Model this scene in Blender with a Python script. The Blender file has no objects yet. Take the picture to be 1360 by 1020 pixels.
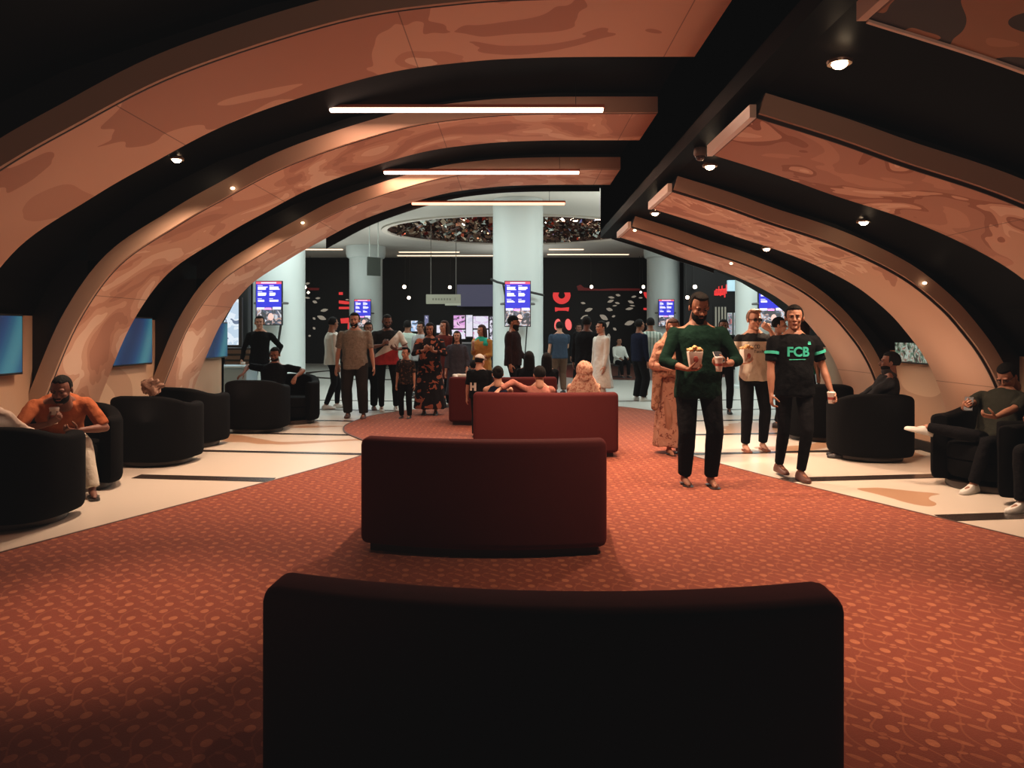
import bpy, bmesh, math, random
import numpy as np
from mathutils import Vector, Matrix, Euler, noise
from mathutils.bvhtree import BVHTree
R = math.radians
scn = bpy.context.scene
col = scn.collection
HC = 1.44
VPX, HOR, FPX = 681.0, 441.0, 1000.0
def GX(px, Y): return (px-VPX)*Y/FPX
def GZ(py, Y): return HC-(py-HOR)*Y/FPX

# ------------------------------------------------------------------ materials
MATS = {}
def mat(name, color, rough=.7, metal=0, emit=None, es=0, spec=.5, sheen=0, bump=None, coat=0):
    if name in MATS: return MATS[name]
    m = bpy.data.materials.new(name); m.use_nodes = True
    b = m.node_tree.nodes['Principled BSDF']
    b.inputs['Base Color'].default_value = (*color, 1)
    b.inputs['Roughness'].default_value = rough
    b.inputs['Metallic'].default_value = metal
    b.inputs['Specular IOR Level'].default_value = spec
    b.inputs['Sheen Weight'].default_value = sheen
    b.inputs['Coat Weight'].default_value = coat
    if emit is not None:
        b.inputs['Emission Color'].default_value = (*emit, 1)
        b.inputs['Emission Strength'].default_value = es
    if bump:
        nt = m.node_tree
        tc = nt.nodes.new('ShaderNodeTexCoord'); n = nt.nodes.new('ShaderNodeTexNoise')
        n.inputs['Scale'].default_value = bump[0]; n.inputs['Detail'].default_value = 3
        bp = nt.nodes.new('ShaderNodeBump'); bp.inputs['Strength'].default_value = bump[1]
        bp.inputs['Distance'].default_value = .02
        nt.links.new(tc.outputs['Object'], n.inputs['Vector'])
        nt.links.new(n.outputs['Fac'], bp.inputs['Height'])
        nt.links.new(bp.outputs['Normal'], b.inputs['Normal'])
    MATS[name] = m
    return m
class NT:
    """tiny node maths helper"""
    def __init__(s, m): s.m = m; s.t = m.node_tree; s.b = s.t.nodes['Principled BSDF']
    def new(s, k, **kw):
        n = s.t.nodes.new(k)
        for a, v in kw.items(): setattr(n, a, v)
        return n
    def link(s, a, b): s.t.links.new(a, b)
    def M(s, op, a, b=None, c=None):
        n = s.new('ShaderNodeMath', operation=op)
        for i, v in enumerate((a, b, c)):
            if v is None: continue
            if isinstance(v, (int, float)): n.inputs[i].default_value = v
            else: s.link(v, n.inputs[i])
        return n.outputs[0]
    def mix(s, f, a, b):
        n = s.new('ShaderNodeMix', data_type='RGBA')
        if isinstance(f, (int, float)): n.inputs[0].default_value = f
        else: s.link(f, n.inputs[0])
        for i, v in ((6, a), (7, b)):
            if isinstance(v, tuple): n.inputs[i].default_value = (*v, 1)
            else: s.link(v, n.inputs[i])
        return n.outputs[2]
    def noise(s, vec, scale, detail=2, dist=0, rough=.5):
        n = s.new('ShaderNodeTexNoise'); n.inputs['Scale'].default_value = scale
        n.inputs['Detail'].default_value = detail; n.inputs['Distortion'].default_value = dist
        n.inputs['Roughness'].default_value = rough
        s.link(vec, n.inputs['Vector']); return n.outputs['Fac']
    def mapping(s, vec, loc=(0,0,0), scale=(1,1,1), rot=(0,0,0)):
        n = s.new('ShaderNodeMapping'); n.inputs['Location'].default_value = loc
        n.inputs['Scale'].default_value = scale; n.inputs['Rotation'].default_value = rot
        s.link(vec, n.inputs['Vector']); return n.outputs[0]
    def ramp(s, f, stops, const=True):
        n = s.new('ShaderNodeValToRGB'); cr = n.color_ramp
        cr.interpolation = 'CONSTANT' if const else 'LINEAR'
        while len(cr.elements) < len(stops): cr.elements.new(.5)
        for e, (p, c) in zip(cr.elements, stops): e.position = p; e.color = (*c, 1)
        s.link(f, n.inputs[0]); return n.outputs[0]
def obco(n): return n.new('ShaderNodeTexCoord').outputs['Object']

def rib_material(seed, stops, scale, dist=1.2, fade=None, plain=(.5,.3,.2)):
    m = mat('rib_print_%d' % seed, (.5,.3,.2), .55, spec=.25)
    n = NT(m); tc = n.new('ShaderNodeTexCoord'); uv = tc.outputs['UV']
    v = n.mapping(uv, loc=(seed*3.7, seed*1.3, seed), scale=(1, 1.0, 1))
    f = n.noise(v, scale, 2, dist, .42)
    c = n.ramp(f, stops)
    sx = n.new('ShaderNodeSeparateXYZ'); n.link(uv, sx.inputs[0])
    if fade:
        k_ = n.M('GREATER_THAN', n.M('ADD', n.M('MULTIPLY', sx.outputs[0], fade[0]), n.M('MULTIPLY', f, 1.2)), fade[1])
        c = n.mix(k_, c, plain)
    seam = n.M('LESS_THAN', n.M('FRACT', n.M('MULTIPLY', sx.outputs[0], .52)), .004)
    c = n.mix(n.M('MULTIPLY', seam, .6), c, (.03,.015,.01))
    n.link(c, n.b.inputs['Base Color'])
    return m
def carpet_material():
    m = mat('carpet_pattern', (.5,.15,.08), .95, spec=.1, sheen=.15)
    n = NT(m); co = obco(n)
    s = n.new('ShaderNodeSeparateXYZ'); n.link(co, s.inputs[0])
    x, y = s.outputs[0], s.outputs[1]
    v = n.M('DIVIDE', y, .095); vi = n.M('FLOOR', v); vf = n.M('SUBTRACT', n.M('FRACT', v), .5)
    half = n.M('MULTIPLY', n.M('FLOOR', n.M('MULTIPLY', vi, .5)), .5)
    u = n.M('ADD', n.M('DIVIDE', x, .21), half)
    jit = n.M('MULTIPLY', n.M('FRACT', n.M('MULTIPLY', vi, .5)), .12)
    u = n.M('ADD', u, jit)
    def blob(offu, offv, a, b, ang):
        dx = n.M('MULTIPLY', n.M('SUBTRACT', n.M('FRACT', n.M('ADD', u, offu)), .5), .21)
        dy = n.M('MULTIPLY', n.M('SUBTRACT', vf, offv), .095)
        c, si = math.cos(ang), math.sin(ang)
        p = n.M('DIVIDE', n.M('ADD', n.M('MULTIPLY', dx, c), n.M('MULTIPLY', dy, si)), a)
        q = n.M('DIVIDE', n.M('SUBTRACT', n.M('MULTIPLY', dy, c), n.M('MULTIPLY', dx, si)), b)
        d = n.M('ADD', n.M('MULTIPLY', p, p), n.M('MULTIPLY', q, q))
        return n.M('LESS_THAN', d, 1.0)
    mk = blob(0, 0, .0205, .0265, .2)
    for a in ((.5, .05, .038, .012, -.75), (.25, -.38, .014, .012, 0), (.74, .36, .017, .009, -.3)):
        mk = n.M('MAXIMUM', mk, n.M('MULTIPLY', blob(*a), .72))
    w = n.M('MULTIPLY', n.M('SINE', n.M('MULTIPLY', v, math.pi)), .13)
    l1 = n.M('LESS_THAN', n.M('ABSOLUTE', n.M('SUBTRACT', n.M('FRACT', n.M('ADD', n.M('ADD', n.M('DIVIDE', x, .21), w), .22)), .5)), .022)
    w2 = n.M('MULTIPLY', n.M('COSINE', n.M('MULTIPLY', v, math.pi*.5)), .16)
    l2 = n.M('LESS_THAN', n.M('ABSOLUTE', n.M('SUBTRACT', n.M('FRACT', n.M('ADD', n.M('ADD', n.M('DIVIDE', x, .21), w2), .7)), .5)), .018)
    ln = n.M('MULTIPLY', n.M('MAXIMUM', l1, l2), .38)
    fac = n.M('MAXIMUM', mk, ln)
    var = n.noise(co, 3.0, 3)
    fib = n.noise(co, 240, 2)
    base = n.mix(var, (.165,.034,.016), (.225,.048,.022))
    c = n.mix(n.M('MULTIPLY', fac, n.M('ADD', .25, n.M('MULTIPLY', n.noise(co, 30, 3), .8))), base, (.46,.155,.070))
    c = n.mix(n.M('MULTIPLY', n.M('SUBTRACT', fib, .35), .5), c, (.12,.03,.02))
    n.link(c, n.b.inputs['Base Color'])
    bp = n.new('ShaderNodeBump'); bp.inputs['Strength'].default_value = .5; bp.inputs['Distance'].default_value = .004
    n.link(n.M('ADD', fac, fib), bp.inputs['Height']); n.link(bp.outputs[0], n.b.inputs['Normal'])
    return m
def floor_material():
    m = mat('terrazzo_floor', (.75,.62,.5), .28, spec=.4)
    n = NT(m); co = obco(n)
    v = n.mapping(co, scale=(.55, .9, 1))
    f = n.noise(v, .75, 2, .9)
    c = n.ramp(f, [(0, (.42,.24,.14)), (.36, (.62,.54,.45)), (1, (.66,.58,.49))])
    # beyond the hall the tan shapes die out and the tile is greyer
    s = n.new('ShaderNodeSeparateXYZ'); n.link(co, s.inputs[0])
    far = n.M('GREATER_THAN', s.outputs[1], 13.0)
    c = n.mix(far, c, (.50,.50,.46))
    c = n.mix(n.M('MULTIPLY', n.noise(co, 60, 3), .12), c, (.4,.33,.27))
    n.link(c, n.b.inputs['Base Color'])
    return m
def wall_material():
    m = mat('tan_wall', (.5,.3,.19), .6, spec=.2)
    n = NT(m); co = obco(n)
    v = n.mapping(co, scale=(1, .6, .8))
    f = n.noise(v, .9, 1, .8)
    c = n.ramp(f, [(0, (.46,.29,.19)), (.42, (.58,.40,.27)), (.6, (.50,.32,.21))])
    n.link(c, n.b.inputs['Base Color'])
    return m
def cloth(name, c, c2=None, scale=30, kind='noise', rough=.9, thr=.5, bump=.55):
    if name in MATS: return MATS[name]
    m = mat(name, c, rough, spec=.06)
    n = NT(m); co = obco(n)
    if c2 is not None:
        if kind == 'noise':
            f = n.noise(co, scale, 2, .6); f = n.M('GREATER_THAN', f, thr)
        elif kind == 'soft':
            f = n.noise(co, scale, 4, .6)
        elif kind == 'stripe':
            s = n.new('ShaderNodeSeparateXYZ'); n.link(co, s.inputs[0])
            f = n.M('GREATER_THAN', n.M('SINE', n.M('MULTIPLY', s.outputs[0], scale)), thr)
        elif kind == 'zsplit':
            s = n.new('ShaderNodeSeparateXYZ'); n.link(co, s.inputs[0])
            f = n.M('GREATER_THAN', s.outputs[2], thr)
        elif kind == 'diag':
            s = n.new('ShaderNodeSeparateXYZ'); n.link(co, s.inputs[0])
            f = n.M('GREATER_THAN', n.M('SUBTRACT', s.outputs[2], n.M('MULTIPLY', s.outputs[0], scale)), thr)
        n.link(n.mix(f, c, c2), n.b.inputs['Base Color'])
    nz = n.noise(co, 14, 3)
    bp = n.new('ShaderNodeBump'); bp.inputs['Strength'].default_value = bump; bp.inputs['Distance'].default_value = .03
    n.link(nz, bp.inputs['Height']); n.link(bp.outputs[0], n.b.inputs['Normal'])
    return m

# ------------------------------------------------------------------ object helpers
def link(o, parent=None):
    col.objects.link(o)
    if parent is not None: o.parent = parent
    return o
def tag(o, label=None, cat=None, group=None, kind=None):
    if label: o['label'] = label
    if cat: o['category'] = cat
    if group: o['group'] = group
    if kind: o['kind'] = kind
    return o
def thing(name, label, cat, loc=(0,0,0), rz=0, group=None):
    o = bpy.data.objects.new(name, None); link(o)
    o.location = loc; o.rotation_euler = (0,0,rz); o.empty_display_size = .1
    return tag(o, label, cat, group)
def mesh_obj(name, verts, faces, m, parent=None, smooth=True, loc=None):
    me = bpy.data.meshes.new(name); me.from_pydata([tuple(v) for v in verts], [], [tuple(f) for f in faces])
    me.materials.append(m)
    if smooth:
        for p in me.polygons: p.use_smooth = True
    me.update()
    o = link(bpy.data.objects.new(name, me), parent)
    if loc: o.location = loc
    return o
class Geo:
    def __init__(s): s.v = []; s.f = []
    def add(s, v, f):
        k = len(s.v); s.v += [Vector(p) for p in v]; s.f += [tuple(i+k for i in q) for q in f]
    def box(s, x0, x1, y0, y1, z0, z1):
        s.add([(x0,y0,z0),(x1,y0,z0),(x1,y1,z0),(x0,y1,z0),(x0,y0,z1),(x1,y0,z1),(x1,y1,z1),(x0,y1,z1)],
              [(0,3,2,1),(4,5,6,7),(0,1,5,4),(1,2,6,5),(2,3,7,6),(3,0,4,7)]); return s
    def loft(s, rings, cap=True):
        n = len(rings[0]); v = [p for r in rings for p in r]; f = []
        for i in range(len(rings)-1):
            for j in range(n):
                a = i*n+j; b = i*n+(j+1) % n
                f.append((a, b, b+n, a+n))
        if cap: f.append(tuple(range(n-1, -1, -1))); f.append(tuple((len(rings)-1)*n+j for j in range(n)))
        s.add(v, f); return s
    def ell(s, c, r, rot=None, seg=16, rg=10, fn=None):
        rings = []
        for i in range(rg+1):
            t = math.pi*(i/rg); t = min(max(t, .06), math.pi-.06)
            ring = []
            for j in range(seg):
                a = 2*math.pi*j/seg
                p = Vector((math.sin(t)*math.cos(a), math.sin(t)*math.sin(a), -math.cos(t)))
                p = Vector((p.x*r[0], p.y*r[1], p.z*r[2]))
                if fn: p = fn(p)
                if rot is not None: p = rot @ p
                ring.append(p+Vector(c))
            rings.append(ring)
        return s.loft(rings)
    def cap(s, p0, p1, r0, r1, seg=12, flat=False):
        p0 = Vector(p0); p1 = Vector(p1); d = (p1-p0)
        if d.length < 1e-5: d = Vector((0,0,1e-3))
        dn = d.normalized(); u = dn.orthogonal().normalized(); w = dn.cross(u)
        rings = []
        def ring(c, r): rings.append([c+u*(r*math.cos(2*math.pi*j/seg))+w*(r*math.sin(2*math.pi*j/seg)) for j in range(seg)])
        if flat: ring(p0, r0); ring(p1, r1)
        else:
            for a in (-80, -50, -22, 0): ring(p0+dn*(r0*math.sin(R(a))), r0*math.cos(R(a)))
            for a in (0, 22, 50, 80): ring(p1+dn*(r1*math.sin(R(a))), r1*math.cos(R(a)))
        return s.loft(rings)
    def lathe(s, prof, c=(0,0,0), seg=24, ax=None):
        rings = []
        for r, z in prof:
            ring = [Vector((max(r, 1e-4)*math.cos(2*math.pi*j/seg), max(r, 1e-4)*math.sin(2*math.pi*j/seg), z)) for j in range(seg)]
            if ax is not None: ring = [ax @ p for p in ring]
            rings.append([p+Vector(c) for p in ring])
        return s.loft(rings)
    def join(s, g): s.add(g.v, g.f); return s
    def xf(s, M_): s.v = [M_ @ p for p in s.v]; return s
    def obj(s, name, m, parent=None, smooth=True, bevel=None, loc=None, seg=3, ang=30):
        o = mesh_obj(name, s.v, s.f, m, parent, smooth and not bevel, loc)
        if bevel:
            b = o.modifiers.new('bevel', 'BEVEL'); b.width = bevel; b.segments = seg
            b.limit_method = 'ANGLE'; b.angle_limit = R(ang)
            bake(o)
            for p in o.data.polygons: p.use_smooth = True
        if smooth or bevel:
            try: o.data.set_sharp_from_angle(angle=R(42))
            except Exception: pass
        return o
def bake(o):
    dg = bpy.context.evaluated_depsgraph_get(); dg.update()
    me = bpy.data.meshes.new_from_object(o.evaluated_get(dg), depsgraph=dg)
    mats = [m for m in o.data.materials]; old = o.data
    o.modifiers.clear(); o.data = me; me.name = old.name
    if len(me.materials) == 0:
        for m in mats: me.materials.append(m)
    bpy.data.meshes.remove(old)
    return o
def remesh(g, vox, sm=4, fac=.5):
    """union of closed lumps -> one continuous skin; returns Geo"""
    o = mesh_obj('tmp', g.v, g.f, MATS['_tmp'])
    r = o.modifiers.new('r', 'REMESH'); r.mode = 'VOXEL'; r.voxel_size = vox; r.adaptivity = 0
    if sm:
        k = o.modifiers.new('s', 'SMOOTH'); k.factor = fac; k.iterations = sm
    dg = bpy.context.evaluated_depsgraph_get(); dg.update()
    me = bpy.data.meshes.new_from_object(o.evaluated_get(dg), depsgraph=dg)
    out = Geo(); out.v = [v.co.copy() for v in me.vertices]; out.f = [tuple(p.vertices) for p in me.polygons]
    old = o.data; bpy.data.objects.remove(o); bpy.data.meshes.remove(old); bpy.data.meshes.remove(me)
    return out
mat('_tmp', (1,1,1))

def copy_tree(o, parent=None):
    c = o.copy(); link(c)
    if parent is not None: c.parent = parent
    for ch in list(o.children):
        copy_tree(ch, c)
    return c
def text_mesh(s, size, depth=.0, bold=.0):
    cu = bpy.data.curves.new('t', 'FONT'); cu.body = s; cu.size = size; cu.extrude = depth; cu.offset = bold
    cu.align_x = 'CENTER'; cu.align_y = 'CENTER'; cu.resolution_u = 4
    o = bpy.data.objects.new('t', cu); link(o)
    dg = bpy.context.evaluated_depsgraph_get(); dg.update()
    me = bpy.data.meshes.new_from_object(o.evaluated_get(dg), depsgraph=dg)
    g = Geo(); g.v = [v.co.copy() for v in me.vertices]; g.f = [tuple(p.vertices) for p in me.polygons]
    bpy.data.objects.remove(o); bpy.data.curves.remove(cu); bpy.data.meshes.remove(me)
    return g
# ------------------------------------------------------------------ camera
cam = bpy.data.objects.new('camera', bpy.data.cameras.new('camera')); link(cam)
cam.location = (0, 0, HC); cam.rotation_euler = (R(90), 0, 0)
cam.data.lens = 36*FPX/1360; cam.data.sensor_width = 36
cam.data.shift_x = -(VPX-680)/1360; cam.data.shift_y = (HOR-510)/1360
cam.data.clip_end = 120
scn.camera = cam
scn.view_settings.view_transform = 'Standard'
scn.view_settings.look = 'None'
scn.view_settings.exposure = 0
scn.view_settings.use_curve_mapping = True
cm = scn.view_settings.curve_mapping
cm.curves[3].points[0].location = (0, .0040); cm.update()
scn.cycles.max_bounces = 5; scn.cycles.diffuse_bounces = 3; scn.cycles.glossy_bounces = 3
scn.cycles.sample_clamp_indirect = 3; scn.cycles.sample_clamp_direct = 0
w = bpy.data.worlds.new('world'); scn.world = w; w.use_nodes = True
w.node_tree.nodes['Background'].inputs[0].default_value = (.9,.65,.55,1)
w.node_tree.nodes['Background'].inputs[1].default_value = .03

# ------------------------------------------------------------------ shell
WL, WR, YE = -4.74, 5.0, 12.35        # hall side walls, hall end
LX, LY, LZ = 17.0, 34.5, 4.85         # lobby
black = mat('black_paint', (.008,.007,.007), .42, spec=.3)
blackm = mat('black_matte', (.010,.009,.009), .8, spec=.2)
vault_m = mat('vault_black', (.0022,.0018,.0017), .5, spec=.015)
tan = wall_material()
def struct(o): o['kind'] = 'structure'; return o
fl = Geo().box(-LX, LX, -3, LY, -.1, 0); struct(fl.obj('floor', floor_material(), smooth=False))

# side walls of the hall with black recess strips come from the spandrels
struct(Geo().box(WL-.15, WL, -3, YE, 0, 3.4).obj('wall_left', tan, smooth=False))
struct(Geo().box(WR, WR+.15, -3, YE, 0, 3.4).obj('wall_right', tan, smooth=False))
struct(Geo().box(WL, WR, -3.15, -3, 0, 4.2).obj('wall_back', blackm, smooth=False))
struct(Geo().box(WL, WL+.03, -3, YE, 0, .12).obj('baseboard_left', black, smooth=False))
struct(Geo().box(WR-.03, WR, -3, YE, 0, .12).obj('baseboard_right', black, smooth=False))

# rib curves (x, z), inner line, left and right families
LC = [(-4.72,0),(-4.68,.5),(-4.53,.94),(-4.25,1.57),(-3.86,2.10),(-3.30,2.48),(-2.85,2.74),(-2.14,3.10),(-1.12,3.43),(-.4,3.545),(.3,3.585),(1.42,3.59)]
RC = [(1.57,2.82),(2.08,2.66),(2.5,2.51),(3.05,2.33),(3.5,2.14),(3.88,1.93),(4.2,1.67),(4.4,1.45),(4.6,1.18),(4.76,.86),(4.9,.4),(4.96,0)]
def spline(P, n=8):
    out = []
    P = [Vector((a, b)) for a, b in P]
    for i in range(len(P)-1):
        p0 = P[max(i-1, 0)]; p1 = P[i]; p2 = P[i+1]; p3 = P[min(i+2, len(P)-1)]
        for k in range(n):
            t = k/n
            out.append(.5*((2*p1)+(p2-p0)*t+(2*p0-5*p1+4*p2-p3)*t*t+(3*p1-p0-3*p2+p3)*t**3))
    out.append(P[-1]); return out
LCs = spline(LC); RCs = spline(RC)
def offs(P, d):
    out = []
    for i, p in enumerate(P):
        t = (P[min(i+1, len(P)-1)]-P[max(i-1, 0)]).normalized()
        nrm = Vector((-t.y, t.x))
        out.append(p+nrm*d)
    return out
def strip(P, d0, d1, y0, y1):
    """solid swept along the curve between two offsets; UV u = arc length, v = y (bottom face)"""
    A = offs(P, d0); B = offs(P, d1); n = len(P)
    v = []; f = []; arc = [0]
    for i in range(1, n): arc.append(arc[-1]+(P[i]-P[i-1]).length)
    for i in range(n):
        a, b = A[i], B[i]
        v += [(a.x, y0, max(a.y, 0)), (a.x, y1, max(a.y, 0)), (b.x, y1, max(b.y, 0)), (b.x, y0, max(b.y, 0))]
    for i in range(n-1):
        k = 4*i
        for j in range(4):
            f.append((k+j, k+(j+1) % 4, k+4+(j+1) % 4, k+4+j))
    f.append((3,2,1,0)); f.append(tuple(4*(n-1)+j for j in range(4)))
    return v, f, arc
def strip_obj(name, P, d0, d1, y0, y1, m, parent):
    v, f, arc = strip(P, d0, d1, y0, y1)
    o = mesh_obj(name, v, f, m, parent, False)
    uv = o.data.uv_layers.new(name='UVMap')
    for p in o.data.polygons:
        for li in p.loop_indices:
            vi = o.data.loops[li].vertex_index
            uv.data[li].uv = (arc[vi//4]+.001*d0, v[vi][1]+ (.0 if vi % 4 < 2 else .2))
    for p in o.data.polygons: p.use_smooth = True
    o.data.set_sharp_from_angle(angle=R(35))
    return o
TAN1, TAN2, TAN3, TANL = (.60,.36,.25), (.42,.21,.14), (.50,.27,.18), (.72,.52,.39)
ribY = [2.28, 4.84, 7.40, 9.95]
fas = mat('rib_fascia', (.42,.27,.19), .5, spec=.3)
rim_m = mat('rib_rim', (.72,.55,.44), .35, spec=.5)
seam = mat('rib_seam', (.02,.012,.01), .6)
fo = {1: 'nearest', 2: 'middle', 3: 'farthest'}
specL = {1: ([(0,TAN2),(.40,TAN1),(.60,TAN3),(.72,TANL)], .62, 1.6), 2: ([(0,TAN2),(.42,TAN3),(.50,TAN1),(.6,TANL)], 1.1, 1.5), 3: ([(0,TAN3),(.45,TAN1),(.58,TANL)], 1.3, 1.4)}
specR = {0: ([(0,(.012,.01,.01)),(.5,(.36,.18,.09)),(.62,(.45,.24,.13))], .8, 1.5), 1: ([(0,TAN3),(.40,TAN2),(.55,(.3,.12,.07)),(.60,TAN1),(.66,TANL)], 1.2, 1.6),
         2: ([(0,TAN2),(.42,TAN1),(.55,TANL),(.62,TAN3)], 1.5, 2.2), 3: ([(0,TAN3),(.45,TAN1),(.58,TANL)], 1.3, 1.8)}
W_R = 1.04
for i, y in enumerate(ribY):
    for side, P, sp in (('left', LCs, specL), ('right', RCs, specR)):
        if i not in sp: continue
        if side == 'left':
            lab = {1: 'big curved ceiling rib nearest on the left, tan printed underside reaching the top edge', 2: 'second curved ceiling rib on the left, springing up behind the orange shirted man', 3: 'farthest curved ceiling rib on the left, framing the bright lobby'}[i]
        else:
            lab = {0: 'black and orange printed ceiling rib cut off at the top right corner', 1: 'big brown printed rib on the right, nearest with its whole end showing', 2: 'second printed rib on the right, curving down to the floor behind dark armchairs', 3: 'farthest and smallest curved rib on the right, behind the walking men'}[i]
        r = thing('ceiling_rib', lab, 'ceiling rib', (0, 0, 0), 0, 'curved ribs on the %s of the hall' % side)
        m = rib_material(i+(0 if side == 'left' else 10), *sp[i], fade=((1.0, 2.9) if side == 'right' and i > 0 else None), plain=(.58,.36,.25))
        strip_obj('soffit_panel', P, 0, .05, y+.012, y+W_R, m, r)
        if i > 0:
            strip_obj('fascia', P, .02 if side == 'right' else .0, .155, y-.03, y+.0, fas, r)
            strip_obj('shadow_gap', P, -.004, .05, y+.0, y+.012, seam, r)
            strip_obj('core', P, .05, .15, y+.0, y+W_R-.02, black, r)
        else:
            strip_obj('fascia', P, .0, .155, y-.03, y+.0, fas, r)
            strip_obj('rim', P, -.012, .05, y+W_R, y+W_R+.02, rim_m, r)
        if side == 'right':
            e = Geo().box(1.52, 1.562, y-.01, y+W_R+.01, 2.815, 2.90)
            e.obj('end_cap', rim_m, r, False)
# black vault above the ribs
VL = [(WL,1.6),(-4.55,1.95),(-4.1,2.42),(-3.6,2.78),(-2.9,3.13),(-1.6,3.56),(-.5,3.74),(.4,3.80),(1.44,3.80),(1.44,2.98),(1.60,2.98),(2.1,2.85),(2.6,2.70),(3.2,2.50),(3.75,2.25),(4.2,1.98),(4.6,1.65),(WR,1.2)]
# flat segment near right: downlights sit on it
v = []; f = []
for x, z in VL: v += [(x, -3, z), (x, YE, z), (x, YE, z+.12), (x, -3, z+.12)]
n = len(VL)
for i in range(n-1):
    for j in range(4): f.append((4*i+j, 4*i+(j+1) % 4, 4*i+4+(j+1) % 4, 4*i+4+j))
f += [(3,2,1,0), tuple(4*(n-1)+j for j in range(4))]
struct(mesh_obj('ceiling', v, f, vault_m, None, False))
# black spandrel plates standing in the plane of each rib front
def plate(name, poly, y0, y1, m):
    n = len(poly)
    v = [(x, y0, z) for x, z in poly]+[(x, y1, z) for x, z in poly]
    f = [tuple(range(n-1, -1, -1)), tuple(range(n, 2*n))]+[(i, (i+1) % n, (i+1) % n+n, i+n) for i in range(n)]
    return struct(mesh_obj(name, v, f, m, None, False))
k = 0
LO = offs(LCs, .15); RO = offs(RCs, .15)
def quads_between(name, A, B, y0, y1, m):
    v = []; f = []
    for a, b in zip(A, B): v += [(a[0], y0, a[1]), (b[0], y0, b[1]), (b[0], y1, b[1]), (a[0], y1, a[1])]
    for i in range(len(A)-1):
        q = 4*i
        for j in range(4): f.append((q+j, q+(j+1) % 4, q+4+(j+1) % 4, q+4+j))
    f += [(3,2,1,0), tuple(4*(len(A)-1)+j for j in range(4))]
    return struct(mesh_obj(name, v, f, m, None, False))
def vz(x):
    for (x0, z0), (x1, z1) in zip(VL, VL[1:]):
        if x0 <= x <= x1 and x1 > x0: return z0+(z1-z0)*(x-x0)/(x1-x0)
    return 1.7
for y in ribY[1:]+[YE-.08]:
    A = []; B = []
    for p in LO:
        if p.x > 1.43: continue
        A.append((p.x, max(p.y, .02)))
        B.append((min(p.x, WL+.0) if p.y < 1.7 else p.x, max(p.y, .02) if p.y < 1.7 else max(vz(p.x)+.02, p.y+.01)))
    last = y > 12
    if last:
        k += 1
        upA = [(p.x, p.y) for p in LO if -3.1 < p.x < 1.44]
        quads_between('trim_%d' % k, upA, [(x, max(vz(x)+.05, z+.01)) for x, z in upA], y+.03, y+.06, black)
        k += 1
        upA = [(p.x, p.y) for p in RO if p.x < 3.3]
        quads_between('trim_%d' % k, upA, [(x, max(vz(x)+.05, z+.01)) for x, z in upA], y+.03, y+.06, black)
        continue
    k += 1
    lowA = [(p.x, max(p.y,.0)) for p in LO if p.y < 2.2]
    quads_between('trim_%d' % k, [(WL, z) for x, z in lowA], lowA, y+.03, y+.06, black)
    k += 1
    upA = [(p.x, p.y) for p in LO if p.y >= 1.9 and p.x < 1.44]
    quads_between('trim_%d' % k, upA, [(x, max(vz(x)+.05, z+.01)) for x, z in upA], y+.03, y+.06, black)
    k += 1
    lowA = [(p.x, max(p.y,.0)) for p in RO if p.y < 2.0]
    quads_between('trim_%d' % k, lowA, [(WR, z) for x, z in lowA], y+.03, y+.06, black)
    k += 1
    upA = [(p.x, p.y) for p in RO if p.y >= 1.7]
    quads_between('trim_%d' % k, upA, [(x, max(vz(x)+.05, z+.01)) for x, z in upA], y+.03, y+.06, black)
# hall end portal: black outside block above opening
struct(Geo().box(-LX, WL, YE-.1, YE, 0, LZ).obj('wall_portal_left', tan, smooth=False))
struct(Geo().box(WR, LX, YE-.1, YE, 0, LZ).obj('wall_portal_right', tan, smooth=False))
struct(Geo().box(WL, WR, YE-.06, YE, 3.85, LZ).obj('wall_portal_top', black, smooth=False))
# black arched closing panel under the vault at the hall end (its lower edge is the arch line)
# lobby shell
lobc = mat('lobby_ceiling', (.62,.60,.55), .7, spec=.2)
# ceiling plate with round hole
CX, CY, CA = .1, 25.4, 4.05
N = 48
v = []; f = []
for j in range(N):
    a = 2*math.pi*j/N
    v.append((CX+4.35*math.cos(a), CY+3.6*math.sin(a), LZ))
for j in range(N):
    a = 2*math.pi*j/N; c, s = math.cos(a), math.sin(a)
    t = min((LX/abs(c) if abs(c) > 1e-6 else 1e9), ((LY-CY)/s if s > 1e-6 else ((CY-YE)/-s if s < -1e-6 else 1e9)))
    v.append((max(-LX, min(LX, CX+t*c)), CY+t*s, LZ))
for j in range(N): f.append((j, (j+1) % N, N+(j+1) % N, N+j))
for cxx, cyy in ((-LX, YE), (LX, YE), (LX, LY), (-LX, LY)):
    # corner fill
    a = math.atan2(cyy-CY, cxx-CX)
    j0 = int(math.floor((a % (2*math.pi))/(2*math.pi)*N)) % N
    v.append((cxx, cyy, LZ)); f.append((N+j0, N+(j0+1) % N, len(v)-1))
struct(mesh_obj('ceiling_lobby', v, f, lobc, None, False))
g = Geo(); rings = []
for rr, z in ((1, LZ), (1, LZ+.35)):
    rings.append([Vector((CX+4.35*rr*math.cos(2*math.pi*j/N), CY+3.6*rr*math.sin(2*math.pi*j/N), z)) for j in range(N)])
g.loft(rings, cap=False); g.add([p for p in rings[1]], [tuple(range(N))])
struct(g.obj('ceiling_recess', mat('recess_brown', (.10,.05,.035), .5), smooth=False))
g = Geo(); rings = []
for (rr, z) in ((.99, LZ-.05), (1.03, LZ-.05), (1.03, LZ+.005), (.99, LZ+.005), (.99, LZ-.05)):
    rings.append([Vector((CX+4.35*rr*math.cos(2*math.pi*j/N), CY+3.6*rr*math.sin(2*math.pi*j/N), z)) for j in range(N)])
g.loft(rings, cap=False)
struct(g.obj('trim_recess', mat('recess_rim', (.7,.65,.58), .5), smooth=False))
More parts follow.
